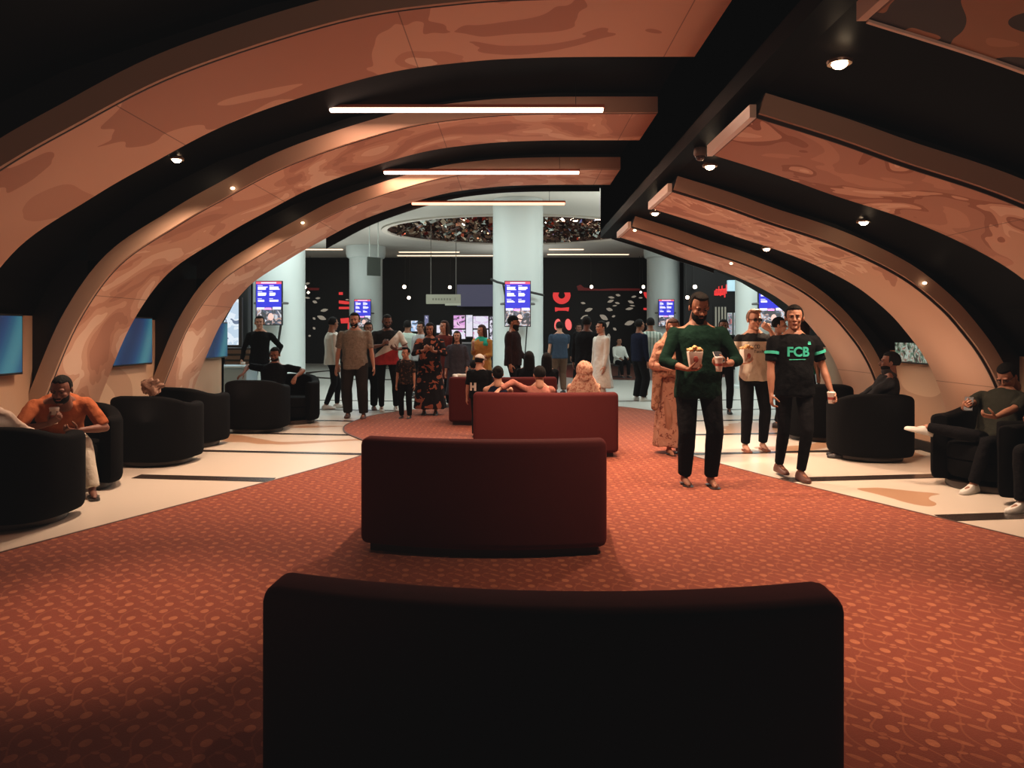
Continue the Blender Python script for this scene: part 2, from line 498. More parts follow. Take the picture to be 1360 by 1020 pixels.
# thousands of small mirror flakes on the recess: nobody could count them
random.seed(5)
g = Geo(); cols = []
for i in range(2600):
    a = random.random()*2*math.pi; r = math.sqrt(random.random())*.97
    cx, cy = CX+4.35*r*math.cos(a), CY+3.6*r*math.sin(a); cz = LZ+.03+random.random()*.22
    Mx = Euler((random.gauss(0,.55), random.gauss(0,.55), random.random()*6)).to_matrix()
    sx, sy = random.uniform(.05,.16), random.uniform(.04,.09)
    g.add([Vector((cx,cy,cz))+Mx @ Vector(q) for q in ((-sx,-sy,0),(sx,-sy,0),(sx,sy,0),(-sx,sy,0))], [(0,1,2,3)])
fm = mat('flake_mirror', (.5,.42,.38), .12, metal=1)
nn = NT(fm); gi = nn.new('ShaderNodeNewGeometry')
ramp = nn.ramp(gi.outputs['Random Per Island'], [(0,(.30,.16,.11)),(.45,(.6,.44,.34)),(.7,(.85,.9,.88)),(.93,(.8,.14,.08))])
nn.link(ramp, nn.b.inputs['Base Color'])
o = g.obj('ceiling_sequins', fm, smooth=False)
tag(o, 'oval field of small mirrored flakes glittering in the lobby ceiling recess', 'ceiling mosaic', kind='stuff')

far = mat('far_black', (.012,.011,.012), .5, spec=.3)
struct(Geo().box(-LX, LX, LY, LY+.1, 0, LZ).obj('wall_far', far, smooth=False))
side_l = mat('lobby_side', (.30,.33,.33), .7)
struct(Geo().box(-LX-.1, -LX, YE, LY, 0, LZ).obj('wall_lobby_left', side_l, smooth=False))
struct(Geo().box(LX, LX+.1, YE, LY, 0, LZ).obj('wall_lobby_right', side_l, smooth=False))
# carpet: hourglass in front, rounded lobe behind
cp_l = [(-4.70,-2.9),(-4.70,1.55),(-3.31,4.86),(-2.55,6.65),(-1.95,8.10),(-1.72,8.85),(-1.72,9.45),(-2.02,10.05),(-2.38,10.75),(-2.55,11.5),(-2.52,12.2),(-2.43,12.75),(-2.1,13.5),(-1.5,14.2),(-.6,14.75)]
cp_r = [(.6,14.85),(1.5,14.65),(2.05,14.4),(2.5,13.7),(2.70,13.1),(2.72,12.3),(2.62,11.3),(2.35,10.4),(2.05,9.6),(1.98,9.1),(2.1,8.57),(2.6,7.24),(3.53,5.2),(4.96,1.9),(4.96,-2.9)]
def smooth2(P, n=5):
    return [(p.x, p.y) for p in spline(P, n)]
poly = [cp_l[0]]+smooth2(cp_l[1:]+cp_r[:-1])+[cp_r[-1]]
n = len(poly)
v = [(x, y, .001) for x, y in poly]+[(x, y, .014) for x, y in poly]
f = [tuple(range(n, 2*n)), tuple(range(n-1, -1, -1))]+[(i, (i+1) % n, (i+1) % n+n, i+n) for i in range(n)]
cpt = mesh_obj('carpet', v, f, carpet_material(), None, False)
tag(cpt, 'orange red carpet with leaf and dot pattern, narrowing at the waist beneath the sofas', 'carpet')
# thin dark metal edge round the carpet
g = Geo(); pe = [Vector((x, y)) for x, y in poly]
pe = pe[1:-1]
O1 = offs(pe, .0); O2 = offs(pe, .022)
v = []; f = []
for a, b in zip(O1, O2): v += [(a.x,a.y,.001),(b.x,b.y,.001),(b.x,b.y,.016),(a.x,a.y,.016)]
for i in range(len(O1)-1):
    q = 4*i
    for j in range(4): f.append((q+j, q+(j+1) % 4, q+4+(j+1) % 4, q+4+j))
e = mesh_obj('trim_carpet', v, f, mat('edge_brown', (.05,.02,.015), .5), None, False); struct(e)
# dark inlay stripes across the pale floor
sm = mat('inlay_dark', (.030,.020,.016), .25)
def edge_x(side, y):
    P = cp_l if side < 0 else list(reversed(cp_r))
    for (x0,y0),(x1,y1) in zip(P, P[1:]):
        if y0 <= y <= y1: return x0+(x1-x0)*(y-y0)/max(y1-y0,1e-6)
    return side*.6
k = 0
for (yc, wd) in ((4.15,.2),(5.72,.2),(7.22,.2),(8.80,.13),(10.45,.13),(12.1,.13),(13.7,.13),(15.3,.13)):
    for side in (-1, 1):
        k += 1
        if yc > 14: x0 = .0
        else: x0 = abs(edge_x(side, yc))+.02
        x1 = abs(WL) if side < 0 else WR
        if yc > YE: x1 = 9
        if side < 0 and yc < 6.5: continue
        if side < 0 and 6.5 < yc < 7.6: x1 = 3.75
        sl = .13
        v = [(side*x0, yc+0, .0015), (side*x1, yc+(x1-x0)*sl, .0015), (side*x1, yc+(x1-x0)*sl+wd, .0015), (side*x0, yc+wd, .0015)]
        v += [(a, b, .004) for a, b, c in v]
        if side < 0: v = [v[i] for i in (1,0,3,2,5,4,7,6)]
        struct(mesh_obj('trim_inlay_%d' % k, v, [(0,3,2,1),(4,5,6,7),(0,1,5,4),(1,2,6,5),(2,3,7,6),(3,0,4,7)], sm, None, False))
# round dark inlay line in the lobby floor and far right disc coloured as the red signs' reflection
g = Geo(); 
def ring_flat(cx, cy, r0, r1, z0, z1, N=64, ry=1):
    gg = Geo(); rings = []
    for r, z in ((r0, z0), (r1, z0), (r1, z1), (r0, z1), (r0, z0)):
        rings.append([Vector((cx+r*math.cos(2*math.pi*j/N), cy+r*ry*math.sin(2*math.pi*j/N), z)) for j in range(N)])
    return gg.loft(rings, cap=False)
struct(ring_flat(-3.7, 26.3, 3.3, 3.75, .0012, .004).obj('trim_floor_ring', sm, smooth=False))
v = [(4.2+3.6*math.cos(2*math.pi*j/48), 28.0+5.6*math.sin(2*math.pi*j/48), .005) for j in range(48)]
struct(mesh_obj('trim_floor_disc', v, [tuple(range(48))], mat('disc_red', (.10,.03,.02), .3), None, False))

# ------------------------------------------------------------------ pillars
pil = mat('pillar_white', (.66,.73,.72), .38, spec=.5)
prof = [(.74,0),(.74,.06),(.66,.08),(.65,.12),(.65,LZ-.5),(.72,LZ-.48),(.72,LZ-.0)]
for px, Y, lab in ((371, 19.5, 'pale round pillar behind the standing man in black at the left'), (688, 19.5, 'big pale round pillar in the middle of the lobby behind the sofas'),
               (1011, 19.5, 'pale round pillar on the right, behind the man in the white and black shirt'), (486, 30, 'pale round pillar farther back, behind the man in the patterned shirt'),
               (881, 30, 'pale round pillar farther back, behind the bearded man in green')):
    t = thing('pillar', lab, 'pillar', (GX(px, Y), Y, 0), 0, 'round lobby pillars')
    Geo().lathe(prof[:4]+[(.65,LZ-.005)], seg=40).obj('shaft', pil, t)
    if Y > 20: Geo().lathe([(.655,LZ-.5),(.74,LZ-.45),(.78,LZ-.3),(.78,LZ-.005)], seg=40).obj('capital', pil, t)

# ------------------------------------------------------------------ screens
scr_blue = mat('screen_blue', (.02,.02,.2), .3, emit=(.035,.04,.62), es=1.0)
scr_txt = mat('screen_text', (.6,.6,.7), .3, emit=(.66,.60,.98), es=1.0)
scr_red = mat('screen_red', (.6,.05,.08), .3, emit=(.95,.10,.16), es=1.0)
scr_pink = mat('screen_pink', (.6,.2,.5), .3, emit=(.95,.35,.75), es=1.1)
def pic_mat(seed, stops, sc=6):
    m = mat('picture_%d' % seed, (.1,.1,.1), .3)
    n = NT(m); v = n.mapping(obco(n), loc=(seed*2.3, seed, 0))
    c = n.ramp(n.noise(v, sc, 2, 1.2), stops)
    n.link(c, n.b.inputs['Emission Color']); n.b.inputs['Emission Strength'].default_value = .9
    return m
casing = mat('screen_casing', (.012,.012,.014), .35)
def menu_display(px, Y, pw_, pt, pb, lab, seed, rz=0):
    """portrait lobby display: blue listing above, film still below"""
    w_ = pw_*Y/1000; z1 = GZ(pt, Y); z0 = GZ(pb, Y); h = z1-z0
    t = thing('display_screen', lab, 'screen', (GX(px, Y), Y, (z0+z1)/2), rz, 'portrait listing displays on the pillars')
    Geo().box(-w_/2-.02, w_/2+.02, 0, .07, -h/2-.02, h/2+.02).obj('casing', casing, t, bevel=.008)
    def B(x0,x1,z0_,z1_,m,nm,y=-.004):
        return Geo().box(x0*w_-w_/2, x1*w_-w_/2, y, 0, z0_*h-h/2, z1_*h-h/2).obj(nm, m, t, False)
    lp = B(0,1,.40,.945,scr_blue,'listing_panel'); hb = B(0,1,.945,1,scr_red,'header_bar')
    random.seed(seed)
    def tx(x0, x1, z0_, z1_):  # a row of tiny words
        x = x0
        while x < x1:
            ww = random.uniform(.03,.065); xe = min(x+ww, x1)
            g.box(x*w_-w_/2, xe*w_-w_/2, -.009, -.004, z0_*h-h/2, z1_*h-h/2); x = xe+.008
    for cx_ in (.06, .52):
        for z_, rows in ((.86, 3), (.72, 3), (.555, 2)):
            B(cx_, cx_+random.uniform(.12,.2), z_+.042, z_+.054, scr_txt, 'text_heading', -.006).parent = lp
            e = random.uniform(.28,.42)
            pts = [(cx_+.01, z_+.024), (cx_+.01, z_-.026*rows+.026)]
            for r_ in range(rows-1, -1, -1):
                xe = cx_+e*random.uniform(.78,1); pts += [(xe, z_-.026*r_+.002), (xe, z_-.026*r_+.022)]
            nn_ = len(pts); g = Geo(); g.add([(a*w_-w_/2, -.009, b*h-h/2) for a, b in pts]+[(a*w_-w_/2, -.003, b*h-h/2) for a, b in pts], [tuple(range(nn_)), tuple(range(2*nn_-1, nn_-1, -1))]+[(i_, i_+nn_, (i_+1) % nn_+nn_, (i_+1) % nn_) for i_ in range(nn_)])
            g.obj('text_block', scr_txt, lp, False)
    g = Geo(); tx(.2,.8,.958,.985); g.obj('header_text', scr_txt, hb, False)
    B(.03,.32,.35,.40,scr_txt,'caption',-.006); B(.34,.6,.345,.39,scr_pink,'caption',-.006); B(.66,.98,.35,.41,scr_txt,'caption',-.006)
    B(0,1,0,.40,pic_mat(seed, [(0,(.01,.01,.02)),(.45,(.05,.08,.16)),(.52,(.55,.32,.25)),(.58,(.6,.68,.8)),(.66,(.02,.02,.03))], 7),'film_still',-.003)
    # a pale face in the still
    Geo().ell((.08*w_, -.006, -.32*h), (.11*w_, .004, .085*h)).obj('portrait', mat('screen_face', (.5,.3,.25), .4, emit=(.85,.55,.5), es=.8), t)
    br = Geo()
    br.cap((-w_/2-.02, .03, 0), (-w_/2-.10, .16, -.0), .035, .03); br.cap((w_/2+.02, .03, 0), (w_/2+.10, .16, -.0), .035, .03)
    br.box(-w_/2+.05, w_/2-.05, .07, .12, -.1, .1)
    br.obj('bracket', mat('bracket_grey', (.12,.12,.12), .5), t)
    return t
menu_display(687.5, 18.6, 33, 374, 433, 'tall blue listing screen with red header on the middle pillar', 1)
menu_display(357, 18.6, 34, 374, 431, 'tall blue listing screen on the left pillar above the standing man in black', 2, R(-3))
menu_display(481.5, 29.1, 21, 398, 434, 'small blue listing screen above the head of the man in patterned shirt', 3, R(3))
menu_display(885, 29.1, 20, 398, 433, 'small blue listing screen on the far pillar left of the bearded man', 4)
menu_display(1025, 18.6, 34, 374, 433, 'blue listing screen partly hidden by the right rib, above the sunglassed man', 5)
# cables round the middle pillar and left pillar
cab = mat('cable_black', (.01,.01,.01), .5)
def tube(pts, r, name, m, label=None, cat=None):
    g = Geo()
    for a, b in zip(pts, pts[1:]): g.cap(a, b, r, r, 8)
    o = g.obj(name, m)
    if label: tag(o, label, cat)
    return o
def P3(px, py, Y): return (GX(px, Y), Y, GZ(py, Y))
tube([P3(652.5,371,18.9), P3(660,374.5,18.82), P3(670,377,18.75)], .03, 'cable', cab, 'black cable from the left edge of the middle pillar to its screen', 'cable')
tube([P3(704,388,18.75), P3(713,390,18.8), P3(721.5,392,18.95)], .03, 'cable', cab, 'black cable from the right side of the middle screen round the pillar', 'cable')
tube([P3(668,377,18.7), P3(672,398,18.7)], .022, 'cable', cab, 'short black cable running down beside the middle screen', 'cable')
tube([P3(373,432,18.68), P3(364,492,18.68), P3(363.5,517,18.68)], .03, 'cable', cab, 'black cable hanging from the left pillar screen to the floor', 'cable')
tube([P3(700,434,18.8), P3(697,475,18.8)], .015, 'cable', cab, 'thin cable hanging below the middle pillar screen', 'cable')

# hall TVs on the side walls (blue picture, landscape)
tvm = mat('tv_picture', (.02,.05,.1), .25)
n_ = NT(tvm); co = obco(n_); v_ = n_.mapping(co, scale=(1,1.3,1.3), rot=(R(25),0,0))
wv = n_.new('ShaderNodeTexWave'); wv.inputs['Scale'].default_value = .32; wv.bands_direction = 'Y'; wv.inputs['Distortion'].default_value = 1.5; n_.link(v_, wv.inputs['Vector'])
cc = n_.ramp(wv.outputs['Fac'], [(0,(.004,.015,.08)),(.4,(.008,.05,.17)),(.75,(.02,.13,.23)),(1,(.07,.27,.32))], False)
n_.link(cc, n_.b.inputs['Emission Color']); n_.b.inputs['Emission Strength'].default_value = .55
tvg = pic_mat(9, [(0,(.01,.01,.01)),(.42,(.06,.14,.09)),(.5,(.35,.42,.36)),(.56,(.25,.12,.08)),(.62,(.02,.03,.03))], 9)
def tv(side, y0, y1, z0, z1, m, lab):
    X = WL if side < 0 else WR; s = -side
    t = thing('wall_television', lab, 'television', (X+s*.03, (y0+y1)/2, (z0+z1)/2), 0, 'televisions on the tan side walls')
    w_ = (y1-y0)/2; h = (z1-z0)/2
    a, b = sorted((s*.0, s*.06)); Geo().box(a, b, -w_, w_, -h, h).obj('casing', casing, t, bevel=.006)
    a, b = sorted((s*.06, s*.064)); Geo().box(a, b, -w_+.02, w_-.02, -h+.02, h-.02).obj('screen', m, t, False)
    a, b = sorted((s*-.03, s*0)); Geo().box(a, b, -.2, .2, -.1, .1).obj('wall_mount', casing, t, False)
tv(-1, 6.05, 7.15, 1.04, 1.61, tvm, 'blue television at the left edge of the photo above the seated pair')
tv(-1, 8.62, 9.72, 1.03, 1.63, tvm, 'blue television between the second and third left ribs')
tv(-1, 11.18, 12.28, 1.03, 1.60, tvm, 'small blue television farthest along the left wall')
tv(1, 8.6, 9.68, 1.05, 1.49, tvg, 'television with green and grey picture on the right wall')

# ------------------------------------------------------------------ LED strips and downlights
led = mat('led_warm', (1,.8,.7), .5, emit=(1,.66,.50), es=5)
led2 = mat('led_orange', (1,.6,.4), .5, emit=(1,.42,.24), es=3)
hous = mat('led_housing', (.45,.13,.07), .5)
def strip_light(px0, px1, py, Y, lab, m, group='linear lights hanging across the hall'):
    x0, x1, z = GX(px0, Y), GX(px1, Y), GZ(py, Y)
    t = thing('linear_light', lab, 'ceiling light', ((x0+x1)/2, Y, z), 0, group)
    L = (x1-x0)/2
    Geo().box(-L, L, -.03, .03, -.012, .022).obj('diffuser', m, t, bevel=.008)
    Geo().box(-L-.01, L+.01, -.033, .033, .022, .05).obj('housing', hous, t, False)
    wr = Geo()
    top = vz((x0+x1)/2-L*.8)-z if Y < YE else LZ-z
    for s in (-.8, .8):
        tt = (vz((x0+x1)/2+s*L)-z) if Y < YE else LZ-z
        wr.cap((s*L, 0, .05), (s*L, 0, tt), .003, .003, 6)
    wr.obj('suspension_wire', casing, t)
    l = bpy.data.lights.new('strip_lamp', 'AREA'); l.shape = 'RECTANGLE'; l.size = 2*L; l.size_y = .06
    l.energy = 40; l.color = (1,.58,.40)
    lo = bpy.data.objects.new('strip_lamp', l); link(lo); lo.location = ((x0+x1)/2, Y, z-.03)
    return t
strip_light(438, 801, 147, 7.05, 'widest warm white light tube hanging nearest across the hall', led)
strip_light(510, 769, 230, 9.78, 'middle pink white light tube in front of the farthest left rib', led)
strip_light(547, 750, 271, 12.1, 'shortest orange light tube where the hall opens to the lobby', led2)
for px0, px1, py0, Y in ((403,455,344,31),(530,610,335,32),(528,655,340,33.5),(729,775,332,31),(727,835,337,33)):
    x0, x1 = GX(px0, Y), GX(px1, Y)
    o = Geo().box(x0, x1, Y-.06, Y+.06, LZ-.03, LZ-.001).obj('ceiling_light_strip', mat('led_cream', (1,.85,.7), .5, emit=(1,.72,.5), es=1.6), smooth=False)
    tag(o, {403:'short warm light strip on the lobby ceiling left of the far pillar',530:'warm light strip on the lobby ceiling, front one left of the middle pillar',528:'warm light strip on the lobby ceiling, rear one left of the middle pillar',729:'warm light strip on the lobby ceiling, front one right of the middle pillar',727:'warm light strip on the lobby ceiling, rear one right of the middle pillar'}[px0], 'ceiling light', 'lobby ceiling strips')
bulb = mat('bulb', (1,.9,.7), .4, emit=(1,.72,.45), es=32)
trim_ring = mat('lamp_ring', (.25,.17,.12), .35, metal=.6)
def spot(loc, energy, ang=115, blend=.8, color=(1,.68,.47), tgt=(0,0,-1), rad=.06):
    l = bpy.data.lights.new('spot_lamp', 'SPOT'); l.energy = energy; l.color = color
    l.spot_size = R(ang); l.spot_blend = blend; l.shadow_soft_size = rad
    o = bpy.data.objects.new('spot_lamp', l); link(o); o.location = loc
    o.rotation_euler = Vector(tgt).to_track_quat('-Z', 'Y').to_euler(); return o
def downlight(X, Y, z, lab, en, small=1.0):
    t = thing('downlight', lab, 'downlight', (X, Y, z), 0, 'small round downlights in the black vault')
    Geo().lathe([(.045,-.002),(.062,-.004),(.066,.012),(.05,.03),(.045,.03),(.045,-.002)], seg=20).obj('ring', trim_ring, t)
    Geo().ell((0,0,.004), (.042*small,.042*small,.034)).obj('bulb', bulb, t)
    spot((X, Y, z-.06), en)
DL = [(GX(1115,3.98), 3.98, 2.80, 'brightest downlight at the upper right, between the top right rib and the next'),
      (GX(943,6.5), 6.5, 2.81, 'downlight beside the end of the second right rib'),
      (GX(870,9.07), 9.07, 2.81, 'downlight beside the end of the farthest right rib'),
      (GX(1147,6.97), 6.97, 2.43, 'downlight on the black vault above the second right rib'),
      (GX(1018,9.45), 9.45, 2.43, 'downlight on the black vault above the farthest right rib'),
      (-3.08, 6.9, 3.0, 'downlight on the vault between the nearest and second left ribs'),
      (-3.06, 9.46, 3.0, 'downlight on the vault between the second and farthest left ribs')]
for X, Y, z, lab in DL:
    X = X; zz = min(vz(X)-.02, z+.06)
    downlight(X, Y, zz, lab, 210)
# tiny lights set in the rib edges
for px, py, Y, lab in ((309,250,7.38,'tiny edge light on the second left rib'),(402,296,9.93,'tiny edge light on the farthest left rib'),(1228,376,7.38,'tiny edge light on the second right rib'),(971,350,9.93,'tiny edge light on the farthest right rib'),(843,306,9.93,'tiny light at the tip of the farthest right rib')):
    o = Geo().ell(P3(px, py, Y-.045), (.022,.012,.014)).obj('edge_light', mat('edge_bulb', (1,.8,.6), .4, emit=(1,.75,.5), es=6)); tag(o, lab, 'rib light', 'tiny lights in the ribs')
# smoke detector / camera on the beam
t = thing('ceiling_camera', 'small dome camera on the dark beam beside the second downlight', 'camera', (GX(930,6.3), 6.3, 2.93))
Geo().lathe([(.05,.05),(.055,.0),(.045,-.02)], seg=20).obj('base', mat('dome_grey', (.16,.13,.11), .4), t)
Geo().ell((0,0,-.02), (.042,.042,.04)).obj('dome', mat('dome_dark', (.05,.04,.04), .1), t)

# ------------------------------------------------------------------ far lobby fittings
red_neon = mat('neon_red', (.5,.02,.02), .4, emit=(.62,.035,.035), es=1.0)
neon_dim = mat('neon_dim', (.2,.01,.01), .4, emit=(.035,.003,.003), es=1.0)
neon_hot = mat('neon_hot', (.6,.1,.1), .4, emit=(.9,.13,.12), es=1.1)
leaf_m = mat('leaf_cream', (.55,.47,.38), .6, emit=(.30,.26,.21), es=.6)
YF = 34.44
def flat_poly(pts, Y, d=.05):
    g = Geo(); n = len(pts)
    v = [P3(px, py, Y) for px, py in pts]+[(lambda p: (p[0], p[1]+d, p[2]))(P3(px, py, Y)) for px, py in pts]
    g.add(v, [tuple(range(n)), tuple(range(2*n-1, n-1, -1))]+[(i, i+n, (i+1) % n+n, (i+1) % n) for i in range(n)])
    return g
def arc_band(cx, cy, r0, r1, a0, a1, Y, sx=1, n=20):
    pts = [(cx+sx*r1*math.cos(R(a0+(a1-a0)*i/n)), cy-r1*math.sin(R(a0+(a1-a0)*i/n))) for i in range(n+1)]
    pts += [(cx+sx*r0*math.cos(R(a1-(a1-a0)*i/n)), cy-r0*math.sin(R(a1-(a1-a0)*i/n))) for i in range(n+1)]
    return flat_poly(pts, Y)
t = thing('illuminated_emblem', 'red glowing emblem of cup, bar and two petals above the man in blue tee', 'sign', (0,0,0))
g = arc_band(746, 392, 4.6, 11.8, 180, 360, YF, 1.0)
g.join(flat_poly([(734.2,392),(734.8,388.5),(742.6,388.5),(741.4,392)], YF)); g.join(flat_poly([(750.6,392),(749.4,388.5),(757.2,388.5),(757.8,392)], YF))
g.obj('cup_outline', red_neon, t, False)
flat_poly([(737,408),(745,409),(756,408),(755,413.5),(751,412.5),(742,412.5),(737.5,414)], YF).obj('bar', red_neon, t, False)
for cx_, s in ((740.5, -1), (755, 1)):
    pts = [(cx_+4.2*math.cos(a)+s*-.8*math.sin(a), 431-7.5*math.sin(a)) for a in [2*math.pi*i/20 for i in range(20)]]
    flat_poly(pts, YF).obj('petal', neon_hot, t, False)
t = thing('illuminated_emblem', 'red glowing emblem strips between left pillars, above the white shirted man', 'sign', (0,0,0))
for a in ([(450,388),(455,388),(455,391.5),(450,391.5)], [(450,399),(456,399.5),(466,401),(470,401),(470,404),(458,404),(450,403)], [(450,407.5),(470,407.5),(470,410.5),(450,410.5)], [(452,423),(463,422),(465,429),(453,429.5)], [(462,429),(465,429),(465,438),(461.5,437)]):
    flat_poly(a, YF).obj('glowing_bar', red_neon, t, False)
t = thing('illuminated_emblem', 'red glowing emblem cut off by the far right pillar', 'sign', (0,0,0))
arc_band(866, 388, 6, 11, 180, 250, YF).obj('arc', red_neon, t, False)
flat_poly([(855,409),(861,409),(861,412),(855,411.5)], YF).obj('bar', red_neon, t, False)
# dim red wall glow bars
for a, lab in (([(766,380),(771,378),(776,382),(796,384),(815,383),(850,383),(850,386),(768,386)], 'dim red light band high on the far wall right of the middle pillar'), ([(407,382),(424,382.5),(423,385.5),(410,385.5)], 'dim red light bar on the far wall between the left pillars')):
    o = flat_poly(a, YF).obj('red_light_band', neon_dim, smooth=False); tag(o, lab, 'wall light')
# leaf mural
def leaf(px, py, L, W_, ang, Y=YF):
    pts = []
    for i in range(14):
        a = 2*math.pi*i/14; x = L*math.cos(a); y = W_*math.sin(a)*(1-.5*abs(math.cos(a)))
        c, s = math.cos(R(ang)), math.sin(R(ang))
        pts.append((px+x*c-y*s, py-(x*s+y*c)))
    return flat_poly(pts, Y)
g = Geo()
for px, py, L, W_, a in ((812,395,4.2,1.6,-8),(821,392,3.3,1.7,-12),(842,394,3.4,1.5,12),(851,395.5,2.6,1.1,0),(811,400,4.4,2,18),(820,402.5,3.2,1.5,-14),(838,401,4.2,2,-20),(774.5,402.5,3.2,1.6,-10),(782,411.5,5.4,2.6,18),(809.5,411,4.4,2.4,-14),(836,410,5.2,1.9,8),(816.5,406,3,1.0,4),(840,406,3.4,1,-6),(776,421,5.6,2.2,28),(802,421.5,6.2,3.4,-32),(815,420,2.4,1.5,20),(805,432,6.4,3.2,48),(836,429,6.6,3.4,18),(816.5,437,2.8,1.8,-38),(808,448,5,3.2,80)):
    g.join(leaf(px, py, L, W_, a))
tag(g.obj('leaf_mural', leaf_m, smooth=False), 'pale leaf mural on the black far wall right of the middle pillar', 'mural')
g = Geo()
for px, py, L, W_, a in ((408,376.5,3.8,1.5,12),(422,396,3.2,1.4,6),(408,395.5,3.4,1.3,-8),(418,401,3.2,2,-20),(430.5,412,5,2.2,12),(427,422,6.2,3,-22),(417,423,2,1.6,-40),(461,398,2.4,1,0),(417,436,2,1.6,-50),(411,446,1.6,1.4,10)):
    g.join(leaf(px, py, L, W_, a))
tag(g.obj('leaf_mural', leaf_m, smooth=False), 'pale leaf mural on the black far wall between the left pillars', 'mural')
# far spotlights
fb = mat('far_bulb', (1,.9,.8), .4, emit=(1,.82,.62), es=9)
arm = mat('fixture_black', (.02,.02,.02), .5)
for px, py, r, lab in ((537,381,.11,'left of the hanging sign, upper one'),(543,395.5,.10,'left of the hanging sign, lower one'),(597.5,381.5,.10,'just above the hanging sign'),(785.5,381,.10,'on the far wall above the leaf mural'),(854.5,381,.10,'beside the right far pillar, upper one'),(851,388,.06,'beside the right far pillar, lower one'),(404.5,381.5,.11,'beside the left pillar, upper one'),(409.5,388.5,.07,'beside the left pillar, lower one'),(923,381,.12,'above the bearded man in green, upper one'),(913,395,.11,'above the bearded man in green, lower one')):
    Y = 28.5 if px > 900 else 33.5
    r *= .72*Y/33.5
    x, y, z = P3(px, py, Y)
    t = thing('spotlight', 'far white spotlight '+lab, 'spotlight', (x, y, z), 0, 'small far spotlights in the lobby')
    Geo().ell((0,0,0), (r, r, r)).obj('bulb', fb, t)
    Geo().lathe([(r*1.05,.02),(r*1.2,.1),(r*.6,.3),(.01,.32)], seg=16, ax=Euler((R(-90),0,0)).to_matrix()).obj('housing', arm, t)
    Geo().cap((0,.2,.05), (0,.3, LZ-z-.01), .012, .012, 6).obj('stem', arm, t)
# hanging sign boards
t = thing('hanging_sign', 'long pale sign board hanging on two cords in the far lobby', 'sign', P3(589, 397.5, 24))
w2 = 23*24/1000
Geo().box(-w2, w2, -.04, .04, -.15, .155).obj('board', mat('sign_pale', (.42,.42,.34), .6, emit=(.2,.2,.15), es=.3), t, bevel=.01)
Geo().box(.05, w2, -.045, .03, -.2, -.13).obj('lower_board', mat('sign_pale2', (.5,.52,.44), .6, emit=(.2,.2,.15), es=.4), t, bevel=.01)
g = Geo(); random.seed(3)
for i in range(7): g.box(-.35+i*.09, -.30+i*.09, -.045, -.04, -.03, .03)
g.box(.36,.38,-.045,-.04,-.04,.05)
g.obj('lettering', mat('sign_grey', (.25,.25,.2), .6), t, False)
g = Geo()
for x in (-.40, .40): g.cap((x,0,.15), (x,0,LZ-GZ(397.5,24)-.01), .012, .012, 6)
g.obj('cord', mat('cord_grey', (.25,.24,.22), .6), t)
t = thing('hanging_sign', 'small dark square sign hanging in front of the far left pillar', 'sign', P3(496.5, 354, 22), R(38))
Geo().box(-.21,.21,-.03,.03,-.27,.27).obj('board', mat('sign_dark', (.05,.06,.05), .5), t, bevel=.01)
g = Geo()
for x in (-.14, .14): g.cap((x,0,.27), (x,0,LZ-GZ(354,22)-.01), .016, .016, 6)
g.obj('cord', mat('cord_pale', (.6,.66,.62), .6), t)
# bluish-violet wall panel and concession screens
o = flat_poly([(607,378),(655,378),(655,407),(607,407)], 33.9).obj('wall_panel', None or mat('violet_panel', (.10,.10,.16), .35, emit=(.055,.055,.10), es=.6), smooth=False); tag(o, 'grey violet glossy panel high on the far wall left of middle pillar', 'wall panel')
cs = 0
def cscreen(px0, px1, py0, py1, stops, lab, sc, Y=31.5):
    global cs; cs += 1
    t = thing('menu_screen', lab, 'screen', P3((px0+px1)/2, (py0+py1)/2, Y), 0, 'bright counter screens in the far lobby')
    a = (px1-px0)*Y/2000; b = (py1-py0)*Y/2000
    Geo().box(-a-.04, a+.04, 0, .08, -b-.04, b+.04).obj('casing', casing, t, False)
    Geo().box(-a, a, -.01, 0, -b, b).obj('picture', pic_mat(20+cs, stops, sc), t, False)
WH = (.85,.82,.95); PK = (.75,.35,.75); DK = (.03,.02,.05); BL = (.35,.55,.85)
cscreen(602.5, 617.5, 419, 436, [(0,DK),(.35,PK),(.5,(.9,.55,.85)),(.62,DK)], 'pink striped menu screen in the far lobby', 3)
cscreen(619, 627.5, 418.5, 447, [(0,WH),(.6,(.7,.7,.85))], 'narrow white menu screen beside the pink striped one', 2)
cscreen(628.5, 648.5, 420, 436, [(0,WH),(.45,(.75,.6,.85)),(.55,WH)], 'wide white menu screen left of the middle pillar', 3)
cscreen(628.5, 648.5, 438, 452, [(0,(.7,.25,.45)),(.42,WH),(.6,BL)], 'lower white and red menu screen left of the middle pillar', 3)
cscreen(600, 618, 438, 450, [(0,DK),(.42,WH),(.6,PK)], 'lower white menu screen beneath the pink striped one', 3)
cscreen(546, 555, 426, 440, [(0,DK),(.4,BL),(.55,WH)], 'small blue white screen behind the people in pale shirts', 3)
cscreen(650.5, 654, 420, 452, [(0,DK),(.45,WH),(.6,DK)], 'thin white screen at the edge of the middle pillar', 5)
cscreen(564, 569, 419, 434, [(0,BL),(.4,(.15,.15,.3)),(.6,WH)], 'thin bluish screen above the grey shirted man', 5)
cscreen(580, 586, 432, 442, [(0,WH),(.6,BL)], 'small white screen behind the long haired woman', 3)
# counter
t = thing('counter', 'long dark concession counter in the far lobby behind the crowd', 'counter', (GX(610,31), 31, 0))
Geo().box(-2.6,2.0,-.35,.35,0,.95).obj('base', mat('counter_dark', (.05,.04,.05), .5), t, bevel=.02)
Geo().box(-2.65,2.05,-.4,.4,.95,1.02).obj('top', mat('counter_top', (.35,.33,.36), .3), t, bevel=.01)
